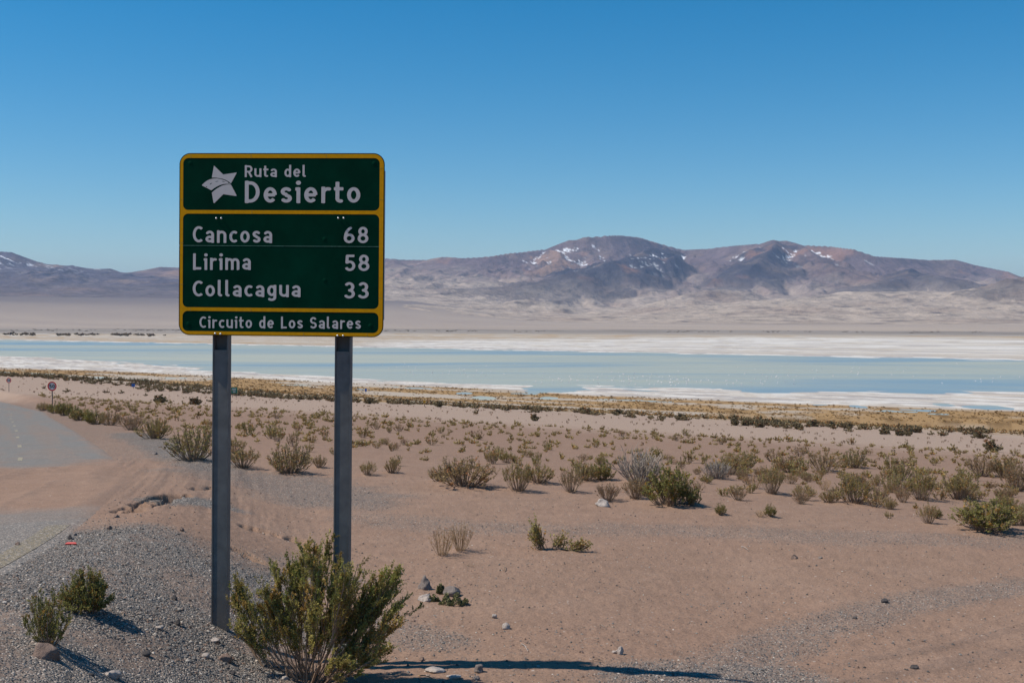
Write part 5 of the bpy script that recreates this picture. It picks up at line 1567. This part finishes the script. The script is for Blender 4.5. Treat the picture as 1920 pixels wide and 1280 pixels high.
def peb_mat():
    m, n, l, b = material('loose_stones'); b.inputs['Roughness'].default_value = 0.9
    at = node(n, 'ShaderNodeAttribute', attribute_name='Col'); l.new(at.outputs['Color'], b.inputs['Base Color']); return m
M_PEB = peb_mat()
PALG = [(0.085, 0.08, 0.078), (0.15, 0.142, 0.135), (0.22, 0.20, 0.18), (0.28, 0.215, 0.17), (0.48, 0.42, 0.36), (0.20, 0.13, 0.10)]
pebbles(36000, 8.6, 17, -0.45, 0.0, lambda g, x, y, d: np.clip(g * 1.0 - 0.12, 0, 1), (0.005, 0.020), PALG, (1.3, 3, 4.5, 4, 1.2, 1), 'gravel', 'loose grey and tan gravel on the road shoulder', 1)
PEB = PEB_OCT
pebbles(120000, 8.6, 27, -0.45, 0.46, lambda g, x, y, d: np.clip(0.20 + 0.45 * g + 0.35 * fbm(x * 0.7, y * 0.7, 3, 77), 0.03, 1) * (1 - 0.8 * d['asphalt']), (0.005, 0.021), PALG, (3, 3, 2, 3, 0.8, 3), 'gravel', 'small stones strewn over the open sand', 2)

# twigs and bits on the sand
def stick(pts, label, mat, rad=0.004, lift=0.01):
    P = np.array([place(*q) for q in pts]); P[:, 2] += lift + np.array([0.02 * math.sin(3.14 * k / (len(P) - 1)) for k in range(len(P))])
    P = np.vstack([catmull(P, 4)])
    c = P.mean(0)
    v, f = tubes((P - c)[None], np.linspace(1, 0.5, len(P))[None] * rad, 5)
    o = obj('twig', mesh_np('twig', v, f, mat, True, np.full_like(v, 1.0)), label=label, category='twig'); o.location = tuple(c)
stick([(978, 1208), (984, 1216), (990, 1222)], 'bleached white twig on sand above the sign shadow', SM['pale'], 0.005)
stick([(785, 1268), (800, 1273), (822, 1279)], 'pale bent twig at the bottom border right of the big bush', M_DRY, 0.006)
stick([(1390, 1025), (1396, 1029), (1402, 1031)], 'short bleached twig on open sand in the middle right', SM['pale'], 0.006)
stick([(945, 1072), (946, 1066), (945, 1062)], 'tiny brown stub sticking out of the sand', M_TWIG, 0.006, 0.02)
stick([(876, 1060), (882, 1063), (890, 1064)], 'short dark twig lying beside a pale chip', M_TWIG, 0.005)
stick([(1110, 1240), (1120, 1240), (1130, 1241)], 'dark straight twig on sand above the shadow end', M_TWIG, 0.004)

# red plastic piece on the gravel
p = place(133, 1021)
sc = math.hypot(p[0], p[1]) / F
M_RED = simple_mat('red_plastic', (0.62, 0.05, 0.045), 0.4, 0, 0.5)
v, f = extrude_outline([(-10*sc, 0), (10*sc, 0), (8.5*sc, 2.6*sc), (6*sc, 4*sc), (-6*sc, 4*sc), (-8.5*sc, 2.6*sc)], -0.012, 0.012)
o = obj('plastic_piece', mesh_np('plastic_piece', v, f, M_RED), label='flat red plastic piece lying on the roadside gravel', category='plastic piece')
o.location = (p[0], p[1], p[2] + 0.004); o.rotation_euler = (math.radians(-52), 0, math.radians(4))

# ---------------------------------------------------------------- small road signs
M_REDRIM = simple_mat('red_sign_rim', (0.55, 0.012, 0.02), 0.6, 0, 0.05)
M_FACE = simple_mat('white_sign_face', (0.66, 0.64, 0.62), 0.55)
M_BLACK = simple_mat('black_numerals', (0.012, 0.012, 0.014), 0.5)
M_BLUE = simple_mat('blue_sign_face', (0.02, 0.12, 0.42), 0.5)
M_YSIGN = simple_mat('yellow_warning_face', (0.72, 0.38, 0.02), 0.5)
M_GSIGN = simple_mat('green_far_sign_face', (0.01, 0.16, 0.10), 0.5)

def disc(r0, r1, y0, y1, n=28):
    a = np.linspace(0, 2*np.pi, n, endpoint=False)
    if r0 <= 0:
        return extrude_outline([(r1*math.cos(t), r1*math.sin(t)) for t in a], y0, y1)
    v = np.array([(r*math.cos(t), y, r*math.sin(t)) for y in (y0, y1) for r in (r0, r1) for t in a])
    i = np.arange(n); j = (i + 1) % n
    return v, np.vstack([np.column_stack([i, j, n + j, n + i]), np.column_stack([2*n + j, 2*n + i, 3*n + i, 3*n + j]), np.column_stack([n + i, n + j, 3*n + j, 3*n + i]), np.column_stack([j, i, 2*n + i, 2*n + j])])

def tube_post(h, r):
    P = np.array([[(0, 0.03, -0.3), (0, 0.03, h)]], float)
    return tubes(P, np.full((1, 2), r), 8)

def speed_sign(px_, py_top, py_foot, dia, dist, label, detail=True):
    d = pray(px_, (py_top + dia / 2)); c = d * (dist / d[1])
    g = zg(c[0], c[1]) + HC
    o = empty('speed_sign', (c[0], c[1], g), label=label, category='road sign', group='round speed limit signs')
    o.rotation_euler = (0, 0, math.radians(-5))
    R_ = dia / 2 * dist / F; zc = c[2] + HC - g
    part('post', tube_post(zc + R_ * 0.6, 0.035), M_STEEL_D, o, 0, True)
    plate = part('plate', disc(0, R_ * 0.99, -0.004, 0.0), M_FACE, o, zc)
    part('rim', disc(R_ * 0.75, R_, -0.012, -0.006), M_REDRIM, o, zc)
    cap = R_ * 0.80
    write('50', -R_ * 0.60, R_ * 0.60, zc - cap / 2, zc - cap / 2, cap, -0.009, M_BLACK, o, 0.16, 0.10)
speed_sign(97.7, 715, 772, 17.6, 88, 'nearer round speed limit sign with red rim on a thin post')
speed_sign(16.5, 708, 737, 9.6, 165, 'farther small round speed limit sign at the left border')

def panel_sign(name, px_, py_, w, h, foot, mat, label, posts=(0.0,), bars=0, diamond=False):
    g = place(px_, foot); dist = math.hypot(g[0], g[1])
    d = pray(px_, py_); c = d * (g[1] / d[1])
    w_, h_ = w * dist / F, h * dist / F
    o = empty(name, tuple(g), label=label, category='road sign')
    zc = c[2] + HC - g[2]
    if diamond: part('plate', extrude_outline([(-w_/2, 0), (0, -h_/2), (w_/2, 0), (0, h_/2)], -0.02, 0.0), mat, o, zc)
    else: part('plate', box(-w_/2, w_/2, -0.02, 0.0, -h_/2, h_/2), mat, o, zc)
    for q in posts:
        v, f = tube_post(zc + h_ * 0.3, 0.06); v = v + np.array([q * w_, 0, 0])
        part('post', (v, f), M_STEEL_D, o)
    for k in range(bars):
        part('text_line', box(-w_ * (0.38 - 0.08 * k), w_ * (0.30 - 0.06 * k), -0.03, -0.022, h_ * (0.26 - 0.26 * k) - h_ * 0.05, h_ * (0.26 - 0.26 * k) + h_ * 0.05), M_FACE, o, zc)
panel_sign('distant_sign', 439.5, 731.5, 11, 11, 745, M_GSIGN, 'small far green information sign right of the left post', (-0.3, 0.3), 3)
panel_sign('distant_sign', 250, 722, 6, 5.5, 728, M_BLUE, 'tiny far blue sign among dark shrubs at left', (0.0,))
panel_sign('distant_sign', 686, 731, 3.2, 6, 738, M_BLUE, 'tiny far narrow blue marker right of the right post', (0.0,))
panel_sign('distant_sign', 796, 753, 5, 8, 762, M_YSIGN, 'tiny far yellow diamond warning sign by the shrub belt', (0.0,), 0, True)

p = place(1276, 876)
v, f = tubes(np.array([[(0, 0, -0.1), (0.01, 0, px_size(p, 10)), (0.0, 0, px_size(p, 20))]]), np.full((1, 3), 0.018), 5)
o = obj('stake', mesh_np('stake', v, f, M_TWIG, True, np.full_like(v, 0.7)), label='thin brown wooden stake standing behind the dead bush', category='stake'); o.location = tuple(p)

# ---------------------------------------------------------------- flamingos
def flamingo_mesh():
    body = np.array([[(-0.42, 0, 0.62), (-0.30, 0, 0.66), (-0.10, 0, 0.70), (0.10, 0, 0.72), (0.22, 0, 0.78), (0.30, 0, 0.92), (0.28, 0, 1.08), (0.33, 0, 1.20), (0.40, 0, 1.22), (0.47, 0, 1.16)]], float)
    rad = np.array([[0.02, 0.10, 0.17, 0.15, 0.07, 0.035, 0.03, 0.04, 0.045, 0.012]])
    v, f = tubes(body, rad, 6)
    leg = lambda y: tubes(np.array([[(0.02, y, 0.62), (0.05, y, 0.3), (0.0, y, -0.05)]], float), np.full((1, 3), 0.014), 3)
    return join([(v, f), leg(0.04), leg(-0.04)])
M_BIRD = simple_mat('pale_pink_plumage', (0.90, 0.80, 0.78), 0.8)
bird_me = mesh_np('flamingo', *flamingo_mesh(), M_BIRD, True)
rng = np.random.default_rng(3)
clusters = [((880, 700), 70, 6, 26), ((1180, 712), 120, 7, 55), ((1260, 716), 60, 4, 30), ((1420, 712), 80, 7, 30), ((1600, 700), 160, 8, 25), ((760, 690), 60, 5, 14), ((1040, 712), 40, 4, 12), ((1850, 715), 40, 8, 8)]
for (cx_, cy_), sx_, sy_, n_ in clusters:
    for _ in range(n_):
        px_, py_ = cx_ + rng.normal(0, sx_ * 0.6), cy_ + rng.normal(0, sy_)
        if py_ < 662 or py_ > 726: continue
        d_ = pray(px_, py_); q = d_ * (-37.0 / d_[2])
        s_, t_ = US[0]*q[0] + US[1]*q[1], -US[1]*q[0] + US[0]*q[1]
        if s_ < shore_s(t_) + 6: continue
        o = obj('flamingo', bird_me, label='tiny pale flamingo wading in the shallow lake', category='flamingo', group='flamingos wading in the lake')
        o.scale = (1.25,) * 3; o.location = (q[0], q[1], 0.02); o.rotation_euler = (0, 0, rng.uniform(0, 6.28))
